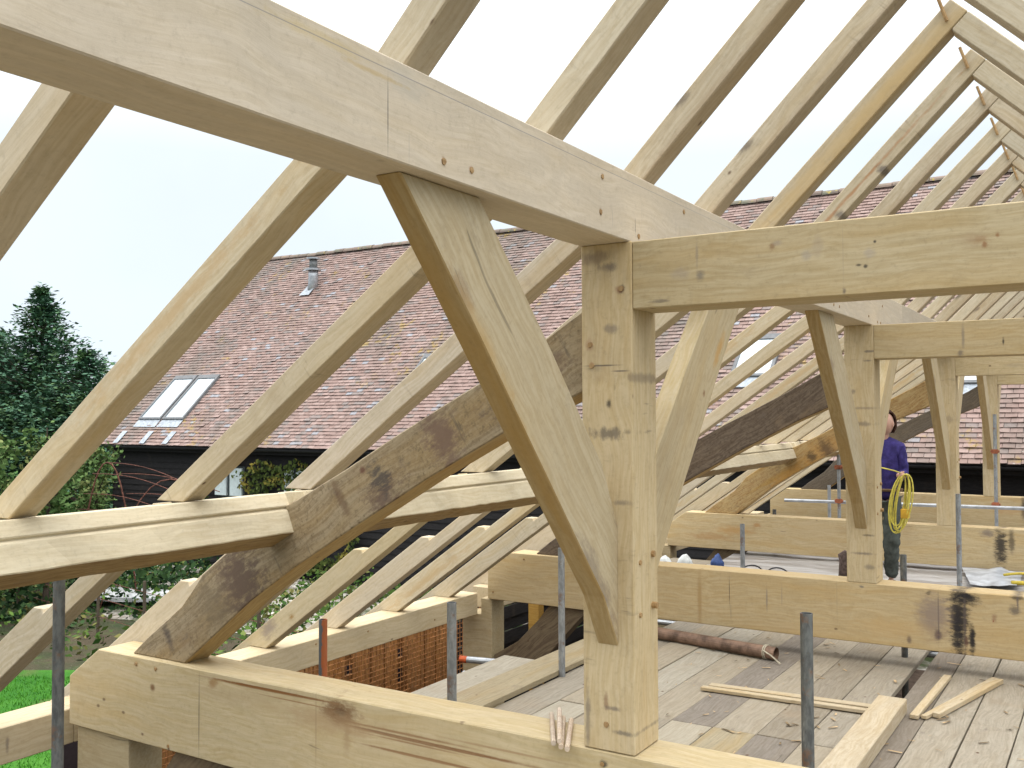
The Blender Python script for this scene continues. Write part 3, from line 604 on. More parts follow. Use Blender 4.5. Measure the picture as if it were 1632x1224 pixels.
for k, (y0, y1) in enumerate(bounds):
    mat = wood('oak_purlin', light=(.645, .565, .465), dark=(.57, .49, .385), dirt=.03, stain=.06, warm=.12, spots=.12, ring=.45, blots=B(PB, y0, 1.9515) if k == 0 else [(y - y0, z, .014, .014, BLK, .9) for y, z in ()])
    t = timber('upper_purlin', [(y0, 1.9535), (y1, 1.9535), (y1, 2.2198), (y0, 2.2198)], 'YZ', -.0107, .2131, mat, 0, org=(y0, 1.9515), bev=.004, amp=.0015)
    tag(t, ['massive pale upper purlin with pencilled lines, crossing from top left to the near post', 'far length of the upper purlin, running on beyond the second post'][k], 'purlin', 'upper purlin lengths')
    if k == 0:
        for (yy, zz) in ((-1.205, 1.999), (-1.068, 2.003), (-.223, 2.157), (-.238, 2.025), (.09, 1.985), (.559, 2.163), (3.15, 2.0), (3.3, 2.0), (4.2, 2.01), (4.25, 2.14), (4.7, 2.13), (4.5, 1.99), (4.62, 1.99)):
            add_peg(t, yy - y0, zz - 1.9515, r=.011, out_=.003)
# ---- braces from post to purlin
def brace(k, side):
    y0 = TY[k]; s = -1 if side < 0 else 1; f = (lambda v: y0 - v) if side < 0 else (lambda v: y0 + .2228 + v)
    pts = [(0, .406), (0, .871), (.127, 1.105), (.50, 1.507), (.87, 1.88), (.945, 1.9535), (1.33, 1.9535), (.93, 1.515), (.455, .986), (.12, .611)]
    if k == 1 and side > 0: pts = pts[:6] + [(a_ - .06 if 0 < i_ else a_, b_) for i_, (a_, b_) in enumerate(pts[6:])]
    P = [(f(a), b) for a, b in pts]
    if side > 0: P = P[::-1]
    ang = math.atan2(1.35, 1.15) if side > 0 else math.atan2(1.35, -1.15)
    if k == 0 and side < 0:
        bl = [(.25, .0, .35, .07, (.30, .22, .14), .6, 1.3), (1.05, .02, .4, .06, (.42, .29, .14), .55, 1.3), (.7, .06, .25, .03, (.34, .24, .13), .5, 1.3), (.95, .10, .2, .04, (.30, .17, .08), .6), (1.35, .02, .12, .03, (.20, .12, .08), .8), (1.62, .0, .10, .06, (.17, .12, .09), .7), (.35, -.05, .22, .05, (.17, .14, .12), .55), (.15, .02, .12, .05, (.17, .13, .11), .6), (1.5, .13, .03, .02, (.22, .1, .04), .9), (1.45, -.02, .3, .03, (.42, .27, .1), .6), (.8, -.02, .3, .02, (.40, .27, .12), .5)]
    elif k == 0: bl = [(1.5, .08, .12, .03, (.45, .25, .06), .8), (1.2, .1, .02, .015, (.2, .1, .04), .9)]
    else: bl = [(1.55, .0, .1, .08, (.16, .10, .07), .6)]
    mat = wood('oak_brace_piece', light=(.56, .475, .335) if side < 0 else (.60, .495, .325), dark=(.46, .37, .235) if side < 0 else (.50, .39, .235), dirt=.32 if side < 0 else .1, stain=.45 if side < 0 else .2, warm=.25 if side < 0 else .3, spots=.4, blots=bl)
    org = P[0] if side < 0 else P[-1]
    t = timber('knee_brace', P, 'YZ', -.066, .088, mat, ang, org=org, bev=.004, amp=.0012)
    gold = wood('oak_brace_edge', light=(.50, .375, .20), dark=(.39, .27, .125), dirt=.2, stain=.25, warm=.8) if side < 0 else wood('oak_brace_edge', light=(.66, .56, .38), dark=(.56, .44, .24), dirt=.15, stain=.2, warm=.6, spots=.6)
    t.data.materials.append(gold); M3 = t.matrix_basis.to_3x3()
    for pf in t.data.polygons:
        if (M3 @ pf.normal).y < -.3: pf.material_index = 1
    who = ['near post', 'second post', 'third post', 'farthest post'][k]
    tag(t, ('brown stained brace rising towards the camera from the ' if side < 0 else 'pale brace rising away from the camera from the ') + who, 'brace', 'knee braces between posts and upper purlin')
for k in range(4):
    for sd_ in (-1, 1): brace(k, sd_)
# ---- curved principal rafters
PT = [(-2.994, .002), (-2.86, .11), (-2.70, .222), (-2.60, .295), (-2.53, .37), (-2.44, .475), (-2.287, .58), (-2.094, .715), (-1.892, .833), (-1.715, .918), (-1.479, 1.035), (-1.2, 1.185), (-.693, 1.44), (-.402, 1.598), (-.219, 1.71)]
PBm = [(-.219, 1.385), (-.592, 1.221), (-1.021, 1.0), (-1.395, .79), (-1.796, .56), (-2.092, .372), (-2.575, .002)]
dk = (.10, .055, .045)
pr_spec = {
 0: dict(light=(.37, .30, .20), dark=(.24, .18, .11), dirt=.75, stain=.8, warm=.5, b=[(-2.15, .47, .15, .20, (.10, .075, .06), .95, 1.7), (-2.2, .45, .2, .2, (.15, .10, .07), .6, 1.7), (-2.35, .33, .12, .16, (.18, .14, .085), .6, 1.7), (-1.25, .93, .11, .09, (.13, .085, .065), .9, 1.7), (-1.27, 1.0, .06, .08, (.08, .07, .06), .9, 1.7), (-.93, 1.2, .09, .16, (.15, .095, .075), .85, 1.7), (-1.5, .9, .03, .10, (.12, .07, .04), .7), (-1.37, 1.04, .02, .02, (.13, .06, .04), .9), (-2.70, .12, .03, .10, (.06, .05, .05), .75), (-.5, 1.42, .2, .12, (.12, .07, .055), .7, 1.7), (-1.9, .63, .1, .1, (.24, .19, .11), .4), (-1.15, .87, .12, .05, dk, .8)]),
 1: dict(light=(.17, .13, .095), dark=(.085, .06, .045), dirt=.55, stain=.7, warm=.2, b=[]),
 2: dict(light=(.47, .34, .16), dark=(.34, .20, .08), dirt=.35, stain=.5, warm=1., b=[(-1.5, .82, .35, .14, (.46, .24, .06), .6), (-1.45, .85, .10, .14, (.07, .05, .035), .8, 1.2), (-1.62, .75, .07, .08, (.06, .045, .03), .85, 1.2), (-1.9, .5, .3, .1, (.45, .23, .05), .7)]),
 3: dict(light=(.17, .14, .11), dark=(.10, .08, .06), dirt=.4, stain=.5, warm=.2, b=[])}
for k, y in enumerate(TY):
    q = pr_spec[k]; an = math.atan2(1.6, 2.55); ca, sa = math.cos(an), math.sin(an); ox, oz = -2.994, .002
    bl = [(((b_[0] - ox) * ca + (b_[1] - oz) * sa), (-(b_[0] - ox) * sa + (b_[1] - oz) * ca)) + tuple(b_[2:]) for b_ in q['b']]
    mat = wood('oak_principal', mott=.85, ring=.1, light=q['light'], dark=q['dark'], dirt=q['dirt'], stain=q['stain'], warm=q['warm'], saw=.75 if k == 0 else 0, spots=.6, blots=bl)
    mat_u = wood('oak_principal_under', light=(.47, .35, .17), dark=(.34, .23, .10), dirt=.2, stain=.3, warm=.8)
    P = PT + PBm
    t = timber('principal_rafter', P, 'XZ', y + .035, .165, mat, an, org=(ox, oz), bev=.006, amp=.003, step=.25)
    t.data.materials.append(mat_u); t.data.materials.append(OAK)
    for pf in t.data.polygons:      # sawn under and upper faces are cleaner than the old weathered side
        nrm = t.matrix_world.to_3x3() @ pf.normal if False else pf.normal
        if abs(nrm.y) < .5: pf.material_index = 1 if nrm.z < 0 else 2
    tag(t, ['thick curved principal rafter with purple-brown stains, foot on the nearest tie beam', 'dark brown-black curved principal rafter behind the near post', 'orange stained curved principal rafter between the second and third posts', 'dark grey curved principal rafter farthest away, beside the person'][k], 'principal rafter', 'curved principal rafters')
# ---- side purlins between the principals
A_, G_, G2_, G3_, B_ = (-1.88, .914), (-1.846, .852), (-1.862, .841), (-1.840, .833), (-1.80, .728)
Wd = (-.88 * .17, -.47 * .17); Bb_ = (B_[0] + Wd[0], B_[1] + Wd[1]); Ab_ = (-2.06, .898)
for k, (y0, y1) in enumerate(((-5.4, .06), (.18, 4.36), (4.48, 8.64), (8.76, 13.07))):
    # built along Y: local x = Y (grain)
    prof = [A_, G_, G2_, G3_, B_, Bb_, Ab_]; n = 60; bm = bmesh.new(); rings = []; rr = random.Random(k + 40)
    for i in range(n + 1):
        L = (y1 - y0) * i / n; rg_ = []
        for j, (x, z) in enumerate(prof):
            a_ = .005 if j in (4, 5) else .0005
            rg_.append(bm.verts.new((L, -(x - A_[0]) + rr.uniform(-a_, a_) * (1 if j != 5 else 2), z - A_[1] + rr.uniform(-a_, a_) * .5)))
        rings.append(rg_)
    m6 = len(prof)
    for i in range(n):
        for j in range(m6):
            f = bm.faces.new((rings[i][j], rings[i + 1][j], rings[i + 1][(j + 1) % m6], rings[i][(j + 1) % m6]))
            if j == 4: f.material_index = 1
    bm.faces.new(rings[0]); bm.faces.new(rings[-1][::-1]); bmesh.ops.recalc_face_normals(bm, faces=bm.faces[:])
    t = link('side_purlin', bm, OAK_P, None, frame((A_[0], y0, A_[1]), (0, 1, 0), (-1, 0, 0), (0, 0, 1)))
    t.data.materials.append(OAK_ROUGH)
    md = t.modifiers.new('bevel', 'BEVEL'); md.width = .004; md.segments = 1
    tag(t, ['side purlin at the left with rough bark-edged underside, ending in the stained principal', 'side purlin in the second bay, seen behind the near brown brace', 'side purlin ending at the orange principal rafter', 'farthest side purlin, hidden mostly by the posts'][k], 'side purlin', 'side purlins')
# ---- wall plates, wall posts and arch braces under the ties
for k, (y0, y1) in enumerate(((-5.4, .10), (.103, 4.28), (4.56, 8.56), (8.84, 12.99))):
    t = timber('wall_plate', [(y0, -.60), (y1, -.60), (y1, -.40), (y0, -.40)], 'YZ', -3.6, .25, wood('oak_plate', light=(.62, .52, .36), dark=(.52, .42, .27), dirt=.1, stain=.2, warm=.2, blots=[(3.72 if k == 1 else 5.1, .1, .012, .05, (.15, .12, .1), .7)]), 0, org=(y0, -.60), bev=.005, amp=.002)
    tag(t, ['wall plate running out of the photo at the lower left', 'wall plate above the rusty mesh, carrying the feet of the notched rafters', 'wall plate behind the second tie beam', 'farthest wall plate, beyond the third tie beam'][k], 'wall plate', 'wall plates')
    if k == 1:
        for yy, zz in ((3.93, -.44), (3.93, -.53), (3.6, -.53), (2.7, -.46), (2.1, -.44)): add_peg(t, yy - y0, zz + .60, r=.009, out_=.003)
for k, y in enumerate(TY):
    xa_, xb_ = (-3.45, -3.0) if k == 0 else (-3.80, -3.47)
    t = timber('wall_post', [(xa_, -3.0), (xb_, -3.0), (xb_, -.455 if k == 0 else -.603), (xa_, -.455 if k == 0 else -.603)] if k == 0 else [(xa_, -3.), (xb_, -3.), (xb_, -.455), (xa_ + .21, -.455), (xa_ + .21, -.605), (xa_, -.605)], 'XZ', y + .02, .22, wood('oak_wall_post', light=(.52, .43, .28), dark=(.43, .34, .2), dirt=.2, stain=.3, warm=.3, blots=[(.25, 1.95, .11, .003, (.1, .09, .08), .8, .3), (.31, 1.85, .003, .10, (.1, .09, .08), .8, .3)] if k == 1 else ()), 0, org=(xa_, -3.0), amp=.001)
    tag(t, ['wall post under the left end of the nearest tie beam', 'wall post with a pencilled rectangle under the second tie beam', 'wall post under the third tie beam', 'wall post under the farthest tie beam'][k], 'post', 'oak wall posts')
    dx = 0 if k else .22
    P = [(-3.465 + dx, -1.30), (-3.465 + dx, -.98), (-3.2 + dx, -.82), (-2.98 + dx, -.60), (-2.86 + dx, -.452), (-2.46 + dx, -.452), (-2.62 + dx, -.62), (-2.98 + dx, -1.02), (-3.25 + dx, -1.22)]
    t = timber('arch_brace', P, 'XZ', y + .05, .14, wood('oak_arch', light=(.22, .165, .10), dark=(.11, .075, .05), dirt=.5, stain=.6, warm=.3), math.atan2(.7, .9), org=P[0], amp=.002, step=.2)
    tag(t, ['dark arch brace below the nearest tie beam at the bottom left', 'dark brown arch brace below the second tie beam, behind the deck', 'orange-brown arch brace below the third tie beam', 'arch brace below the farthest tie beam'][k], 'brace', 'arch braces below the tie beams')
# ---- rafters
Y0, SP = 1.856, .7914; CU, CA, XA = 2.469, 2.391, .891; ZA = CU + XA; TH = .115; MA = .7045
LV = [wood('oak_lower_b', light=(.63, .54, .40), dark=(.52, .43, .29), dirt=.25, stain=.35, saw=.3, spots=.5, warm=.3), wood('oak_lower_c', light=(.66, .57, .42), dark=(.56, .46, .31), dirt=.15, stain=.2, saw=.2, warm=.55, blots=[(1.1, .06, .6, .03, (.48, .32, .15), .6, 1.2)])]
rmats = [wood('oak_roof_rafter', light=l_, dark=d_, dirt=.2, stain=s_, saw=.3, spots=.5, warm=w_, blots=b_) for l_, d_, s_, w_, b_ in (
    ((.60, .53, .41), (.50, .42, .30), .3, .2, [(1.0, .0, 1.1, .010, (.30, .21, .13), .30, .8)]), ((.57, .49, .37), (.45, .37, .26), .45, .35, [(.8, .005, 1.3, .022, (.30, .21, .13), .35, .8), (.55, .1, .05, .03, (.1, .08, .07), .7)]),
    ((.58, .49, .36), (.47, .38, .25), .3, .8, [(.9, .05, 1.0, .035, (.50, .36, .17), .55)]), ((.59, .50, .37), (.47, .39, .26), .3, .5, [(.3, .05, 1.3, .012, (.35, .17, .07), .8), (.9, .0, .03, .05, (.08, .07, .07), .8), (.55, .0, .03, .05, (.08, .07, .07), .7)]))]
order_top = list(range(-5, 15))
aang = math.atan(MA)
for n_, i in enumerate(order_top):
    y = Y0 + SP * i
    rr = random.Random(i * 7 + 900)
    # upper rafter, left slope: runs to the ridge; right rafter butts against its underside
    vd = .15 + rr.uniform(-.008, .008); cb = CU - vd
    zc = (-.226)
    xs = (ZA + XA - cb) / 2            # underside meets right-slope top line
    P = [(-.226, cb - .226), (xs, cb + xs), (XA, ZA), (-.226, CU - .226)]
    mt = rmats[{-5: 0, -4: 0, -3: 0, -2: 1, -1: 0 + 1, 0: 2, 1: 3}.get(i, n_ % 2)]
    t = timber('roof_rafter', P, 'XZ', y, TH, mt, math.pi / 4, org=P[0], bev=.005, amp=.002, step=.4)
    tag(t, f'{ORD[n_]} upper rafter of the left slope counted from the camera, above the upper purlin', 'rafter', 'upper rafters of the left roof slope')
    # ridge peg
    bm = bmesh.new(); cx, cz = (XA - .03), (ZA - .09)
    loc = lambda X, Z: ((X + .226) * .70711 + (Z - P[0][1]) * .70711, -(X + .226) * .70711 + (Z - P[0][1]) * .70711)
    a_ = loc(XA - .015, ZA - .115); b_ = loc(XA - .055, ZA + .01)
    tube_bm(bm, [(a_[0], -.012, a_[1]), (b_[0], -.020, b_[1])], .009, 6); link('ridge_peg', bm, OAK_END, t)
    if i >= -2:
        Z_ = lambda X: (ZA + XA) - X
        Pr = [(xs, cb + xs), (XA + .002, ZA - .002), (2.75, Z_(2.75)), (2.75, Z_(2.75) - vd), (XA + (vd) / 2 * 0 + (ZA + XA - vd - cb) / 2 - XA, cb + (ZA + XA - vd - cb) / 2)]
        xr = (ZA + XA - vd - cb) / 2
        Pr = [(xr + .002, cb + xr), (xs + .002, cb + xs), (2.75, Z_(2.75)), (2.75, Z_(2.75) - vd)]
        t2 = timber('right_rafter', Pr, 'XZ', y + .002, TH - .004, rmats[rr.choice((0, 0, 1))], -math.pi / 4, org=Pr[0], bev=.005, amp=.002, step=.3)
        tag(t2, f'{ORD[i + 2]} rafter of the right slope counted from the camera, falling right from the ridge', 'rafter', 'rafters of the right roof slope')
    # middle rafter: from the side purlin to the upper purlin
    vd = .125 + rr.uniform(-.004, .006); cb = CA - vd
    P = [((.912 - cb) / MA, .912), (-.228, cb - .228 * MA), (-.228, CA - .228 * MA), ((.912 - CA) / MA, .912)]
    t = timber('middle_rafter', P, 'XZ', y, TH - .004, (OAK_R if i in (-2, -1) else [OAK_L, LV[0], LV[1]][(i * 2 + 7) % 3]), aang, org=P[0], bev=.004, amp=.0012, step=.5)
    tag(t, f'{ORD[n_]} middle rafter counted from the camera, between side purlin and upper purlin', 'rafter', 'middle rafters between the purlins')
low_y = [-2.16, -1.39, -.62, .24, .93, 1.68, 2.43, 3.18, 3.94, 4.70, 5.46, 6.22, 6.98, 7.74, 8.9, 9.6, 10.3, 11.0, 11.7, 12.4]
for n_, y in enumerate(low_y):
    cU = 2.315; cB = 2.205; cT = 2.391; xn = -2.86
    P = [(-4.22, cB - 4.22 * MA), (-3.852, cB - 3.852 * MA), (-3.852, -.398), (-3.695, -.398), (-1.95, cB - 1.95 * MA), (-1.99, cU - 1.99 * MA), (xn + .075, cU + (xn + .075) * MA), (xn + .065, cT + xn * MA), (xn, cT + xn * MA), (-4.22, cT - 4.22 * MA)]
    bl = [(.75, .10, .10, .07, (.2, .16, .15), .7), (1.0, .06, .03, .02, (.3, .17, .05), .9)] if n_ == 5 else ()
    mt = wood('oak_foot_rafter', light=(.64, .54, .365), dark=(.55, .45, .28), dirt=.12, stain=.2, warm=.2, blots=bl) if n_ == 5 else [OAK_L, LV[1], LV[0]][n_ % 3]
    t = timber('foot_rafter', P, 'XZ', y, .10, mt, aang, org=P[0], bev=.004, amp=.0015, step=.4)
    tag(t, f'{ORD[n_]} notched foot rafter counted from the camera, rising from the wall plate', 'rafter', 'notched foot rafters on the wall plate')

# ================================================================== deck of scaffold boards
DZ = -.60
BRD = []
for j, (l_, d_, w_) in enumerate((((.36, .315, .25), (.27, .23, .175), .1), ((.30, .26, .205), (.215, .18, .135), .1), ((.38, .32, .215), (.28, .23, .15), .5), ((.25, .215, .18), (.175, .148, .12), .1), ((.41, .37, .30), (.32, .28, .22), .05))):
    BRD.append(wood('scaffold_board_%d' % j, light=l_, dark=d_, dirt=.5, stain=.45, warm=w_, spots=.5, rough=.85, ring=.3))
rd = random.Random(77); cnt = 0
ROWN = {}
def blabel(x0, y0):
    row = 'nearest the camera' if y0 < -1 else ('middle' if y0 < 2 else 'far')
    ROWN[row] = ROWN.get(row, 0) + 1
    if x0 < .25: return f"{ORD[ROWN[row] - 1]} deck board from the left in the {'row ' + row if y0 < -1 else row + ' row'}, left of the gap"
    ROWN[row + 'r'] = ROWN.get(row + 'r', 0) + 1
    return f"{ORD[ROWN[row + 'r'] - 1]} deck board right of the open gap, {'near' if y0 < 0 else 'far'} row"
def board(x0, x1, y0, y1, z1, mat, th=.038, label=None, group='grey weathered boards of the deck', dz=0.):
    bm = bmesh.new(); n = max(1, int((y1 - y0) / .4)); rg_ = []
    e0, e1 = rd.uniform(-.003, .003), rd.uniform(-.003, .003); bow = rd.uniform(-.004, .004)
    for i in range(n + 1):
        L = (y1 - y0) * i / n; b_ = bow * math.sin(math.pi * i / n); w0 = -(x0) + e0 + rd.uniform(-.0015, .0015); w1 = -(x1) + e1 + rd.uniform(-.0015, .0015)
        rg_.append([bm.verts.new(v) for v in ((L, w1, z1 + b_), (L, w0, z1 + b_), (L, w0, z1 - th + b_), (L, w1, z1 - th + b_))])
    for i in range(n):
        for j in range(4): bm.faces.new((rg_[i][j], rg_[i][(j + 1) % 4], rg_[i + 1][(j + 1) % 4], rg_[i + 1][j]))
    bm.faces.new(rg_[0]); bm.faces.new(rg_[-1][::-1]); bmesh.ops.recalc_face_normals(bm, faces=bm.faces[:])
    for v in bm.verts: v.co.y -= -x0; v.co.z -= z1
    t = link('deck_board', bm, mat, None, frame((x0, y0, z1), (0, 1, dz), (-1, 0, 0), (0, 0, 1)))
    md = t.modifiers.new('bevel', 'BEVEL'); md.width = .003; md.segments = 1
    tag(t, label or blabel(x0, y0), 'deck board', group); return t
# board columns, running along the building
colx = [(-1.60 + .2643 * i) for i in range(7)]     # left edges up to the gap at about .25
for i, x in enumerate(colx):
    x1 = x + .258
    seam = 2.28 + (.0 if i < 7 else .02)
    for (a, b) in ((-4.6, -.9), (-.895, seam), (seam + .006, 5.9)):
        board(x, x1, a, b, DZ + rd.uniform(-.003, .003), BRD[[0, 4, 0, 3, 0, 1, 0, 4][i] if a > 2 else ([4, 0, 1, 4, 2, 3, 0, 4][i] if a > -.95 else rd.randrange(5))])
for x, w_, mi in ((.325, .19, 3), (.52, .243, 0), (.772, .248, 0), (1.028, .245, 4), (1.28, .24, 1), (1.53, .24, 0), (1.78, .24, 3), (2.03, .24, 0)):
    for (a, b) in ((-4.6, .6), (.606, 4.5 if x > 1.1 else 5.9)):
        board(x, x + w_, a, b, DZ + rd.uniform(-.003, .003), BRD[mi if a > 0 else rd.randrange(5)])
# raised boards at the left
board(-2.49, -2.20, .28, 3.0, DZ + .03, BRD[4], label='leftmost deck board, ending short beside the rusty mesh', group='raised boards at the left of the deck')
board(-2.192, -1.89, .28, 3.9, DZ + .045, BRD[2], label='raised deck board with a brown edge, at the foot of a scaffold pole', group='raised boards at the left of the deck')
board(-1.885, -1.608, .28, 5.0, DZ - .004, BRD[0], label='pale deck board against the raised board with the brown edge', group='raised boards at the left of the deck')
# thick squared timber on the deck
t = timber('loose_timber', [(.6, DZ + .004), (3.15, DZ + .004), (3.15, DZ + .095), (.6, DZ + .095)], 'YZ', .405, .17, wood('old_timber', light=(.50, .42, .31), dark=(.40, .32, .21), dirt=.2, stain=.3), 0, org=(.6, DZ), bev=.004)
tag(t, 'thick squared timber lying loose on the deck beside the open gap', 'timber')
# bearers under the deck
for j, y in enumerate((-3.0, -1.2, .9, 2.75, 5.2)):
    bm = bmesh.new(); tube_bm(bm, [(-2.7, 0, 0), (3.2, 0, 0)], .024, 10); o = link('scaffold_tube', bm, GALV, None, Matrix.Translation((0, y, DZ - .085)))
    tag(o, ['level scaffold tube under the deck, nearest the camera', 'second level scaffold tube under the deck', 'level scaffold tube under the deck behind the nearest tie beam', 'level scaffold tube under the deck, its end by the wall post', 'farthest level scaffold tube under the deck'][j], 'scaffold tube', 'level scaffold tubes')
# short pipe with orange end, pale offcuts
ORANGE = flat('orange_paint', (.50, .10, .03), .6, var=.25, nscale=30.)
bm = bmesh.new(); tube_bm(bm, [(0, 0, 0), (1.1, .25, 0)], .026, 12); pp = link('short_tube', bm, GALV, None, Matrix.Translation((-3.0, 3.15, -.70)), smooth=False)
tag(pp, 'short galvanised tube with an orange end poking past the boards by the wall post', 'scaffold tube'); bm = bmesh.new(); tube_bm(bm, [(-.012, -.003, 0), (.05, .011, 0)], .028, 12); link('orange_end', bm, ORANGE, pp)
# battens and sticks on the deck
def stick(name, a, b, w, h, label, cat, group=None, mat=PINE):
    a, b = Vector(a), Vector(b); ex = (b - a).normalized(); ey_ = Vector((0, 0, 1)).cross(ex).normalized(); ez_ = ex.cross(ey_); bm = bmesh.new()
    box_bm(bm, 0, (b - a).length, -w / 2, w / 2, 0, h); bmesh.ops.recalc_face_normals(bm, faces=bm.faces[:])
    t = link(name, bm, mat, None, frame(a, ex, ey_, ez_)); md = t.modifiers.new('bevel', 'BEVEL'); md.width = .002; md.segments = 1
    return tag(t, label, cat, group)
stick('batten', (-.885, 2.985, DZ + .005), (.262, 3.02, DZ + .008), .055, .022, 'nearer of two thin battens lying together across the deck boards', 'batten', 'two thin battens on the deck')
stick('batten', (-.86, 3.075, DZ + .005), (.335, 3.13, DZ + .008), .07, .020, 'farther of two thin battens lying together across the deck boards', 'batten', 'two thin battens on the deck')
stick('stick', (.462, 3.05, DZ + .005), (.503, 4.14, DZ + .006), .05, .025, 'left stick of the fan of three pine sticks on the deck', 'stick', 'three pine sticks fanned out on the deck')
stick('stick', (.515, 3.08, DZ + .005), (.79, 4.25, DZ + .006), .035, .022, 'middle stick of the fan of three pine sticks on the deck', 'stick', 'three pine sticks fanned out on the deck')
stick('stick', (.575, 3.14, DZ + .006), (.83, 4.20, DZ + .006), .045, .03, 'right stick of the fan of three pine sticks on the deck', 'stick', 'three pine sticks fanned out on the deck')
rq = random.Random(4)
for j in range(4):   # bundle of round pegs on the near tie
    a = Vector((-.245 - .022 * j - .01 * (j % 2), -.085 + .01 * j, .011 + (.016 if j == 2 else 0))); b = a + Vector((-.155 - .012 * j, .32, .012 if j == 2 else 0))
    bm = bmesh.new(); tube_bm(bm, [(0, 0, 0), tuple(b - a)], .0105, 8)
    t = link('oak_peg', bm, wood('peg_pale', light=(.66, .56, .46), dark=(.50, .38, .30), dirt=.2) if j == 0 else bpy.data.materials['peg_pale'], None, Matrix.Translation(a))
    tag(t, ['rightmost round oak peg of the bundle beside the near post', 'second round oak peg from the right in the bundle', 'round oak peg lying on top of the bundle', 'leftmost round oak peg of the bundle on the tie beam'][j], 'peg', 'bundle of round pegs')
# wood chips and debris on the deck
bm = bmesh.new(); rq = random.Random(18)
for _ in range(260):
    x, y = rq.uniform(-1.5, 1.6), rq.uniform(.4, 5.6)
    if .24 < x < .33: continue
    s = rq.uniform(.004, .016); a = rq.uniform(0, 6.3); L = s * rq.uniform(1, 3.5); ux, uy = math.cos(a), math.sin(a); z = DZ + .0065
    v = [bm.verts.new((x + ux * L * p - uy * s * q * .5, y + uy * L * p + ux * s * q * .5, z + (0.003 if p > 0 else 0))) for p, q in ((1, 1), (1, -1), (-1, -1), (-1, 1))]; bm.faces.new(v)
tag(link('wood_chips', bm, flat('chip', (.40, .28, .15), .9, var=.5, nscale=5.)), 'small wood chips and crumbs strewn over the deck boards', 'wood chips', kind='stuff')
# brown pipe tied with cord
bm = bmesh.new(); PA, PBv = Vector((-1.95, 4.245, DZ + .054)), Vector((-.685, 4.02, DZ + .054)); ax = (PBv - PA)
tube_bm(bm, [(0, 0, 0), tuple(ax)], .048, 18, caps=False); rg2 = tube_bm(bm, [(0, 0, 0), tuple(ax)], .040, 18, caps=False)
bmesh.ops.recalc_face_normals(bm, faces=bm.faces[:])
pipe = link('brown_pipe', bm, flat('rusty_pipe', (.20, .125, .085), .6, metal=.0, var=.3, nscale=9.), None, Matrix.Translation(PA))
tag(pipe, 'brown rusty pipe with an open end lying on the deck under the second tie beam', 'pipe')
bm = bmesh.new(); q = ax.normalized(); e1_ = q.orthogonal().normalized(); e2_ = q.cross(e1_)
for s in (-.09, -.075): tube_bm(bm, [ax + q * s + (e1_ * math.cos(t) + e2_ * math.sin(t)) * .053 for t in [i * math.pi / 6 for i in range(12)]], .005, 5, closed=True)
tube_bm(bm, [ax + q * -.09 + Vector((.0, -.05, .02)), ax + q * -.02 + Vector((0, -.075, .0)), ax + q * .05 + Vector((.02, -.12, -.04))], .006, 6)
link('cord', bm, flat('cord_beige', (.45, .40, .30), .9), pipe)
# ---- scaffold poles
def pole(x, y, z0, z1, label, r=.0242, mat=GALV, parts=()):
    bm = bmesh.new(); a = tube_bm(bm, [(0, 0, 0), (0, 0, z1 - z0)], r, 18, caps=False)
    b = tube_bm(bm, [(0, 0, z1 - z0 - .2), (0, 0, z1 - z0)], r * .85, 18, caps=False)
    for k_ in range(18): bm.faces.new((a[1][k_], a[1][(k_ + 1) % 18], b[1][(k_ + 1) % 18], b[1][k_]))
    bmesh.ops.recalc_face_normals(bm, faces=bm.faces[:])
    o = link('scaffold_pole', bm, mat, None, Matrix.Translation((x, y, z0)))
    for p_ in o.data.polygons: p_.use_smooth = True
    o.data.set_sharp_from_angle(angle=math.radians(40))
    tag(o, label, 'scaffold pole', 'upright scaffold poles')
    for zc in parts:
        bm = bmesh.new(); box_bm(bm, -.045, .035, -.04, .04, zc - z0 - .03, zc - z0 + .03); tube_bm(bm, [(-.06, 0, zc - z0), (.055, 0, zc - z0)], .017, 8)
        bmesh.ops.recalc_face_normals(bm, faces=bm.faces[:]); link('coupler', bm, flat('coupler_rust', (.30, .10, .05), .7, var=.3), o) if 'coupler_rust' not in bpy.data.materials else link('coupler', bm, bpy.data.materials['coupler_rust'], o)
    return o
def steel(name, a, b, rough=.55, metal=.3):
    k = NT(name); tcn = k.n('ShaderNodeTexCoord'); P = tcn.outputs['Object']
    n1 = k.noise(k.vm('MULTIPLY', P, (1, 1, .35)), 40., 6., .7); n2 = k.noise(P, 9., 6., .7); n3 = k.noise(k.vm('MULTIPLY', P, (1, 1, .12)), 60., 3., .6)
    c = k.mix(k.map(n1, .35, .65), b, a); c = k.mix(k.math('MULTIPLY', k.map(n2, .56, .66), .7), c, (.22, .12, .07)); c = k.mix(k.math('MULTIPLY', k.map(n3, .64, .7), .8), c, (.50, .49, .46))
    k.l(c, k.b.inputs['Base Color']); k.b.inputs['Roughness'].default_value = rough; k.b.inputs['Metallic'].default_value = metal; k.bump(n1, .3, .003); return k.m
DARKP = steel('dull_steel', (.18, .19, .185), (.10, .105, .105))
MIDP = steel('mid_steel', (.34, .355, .36), (.22, .23, .235), .5, .4)
pole(.524, .45, -3, .515, 'scaffold pole standing free at the right in front of the deck', mat=DARKP)
pole(-1.274, .60, -3, .353, 'galvanised scaffold pole rising behind the nearest tie beam near the wall post', mat=MIDP)
pole(-1.872, 2.80, -3, .318, 'scaffold pole at the edge of the raised deck board, left of the near post', mat=MIDP)
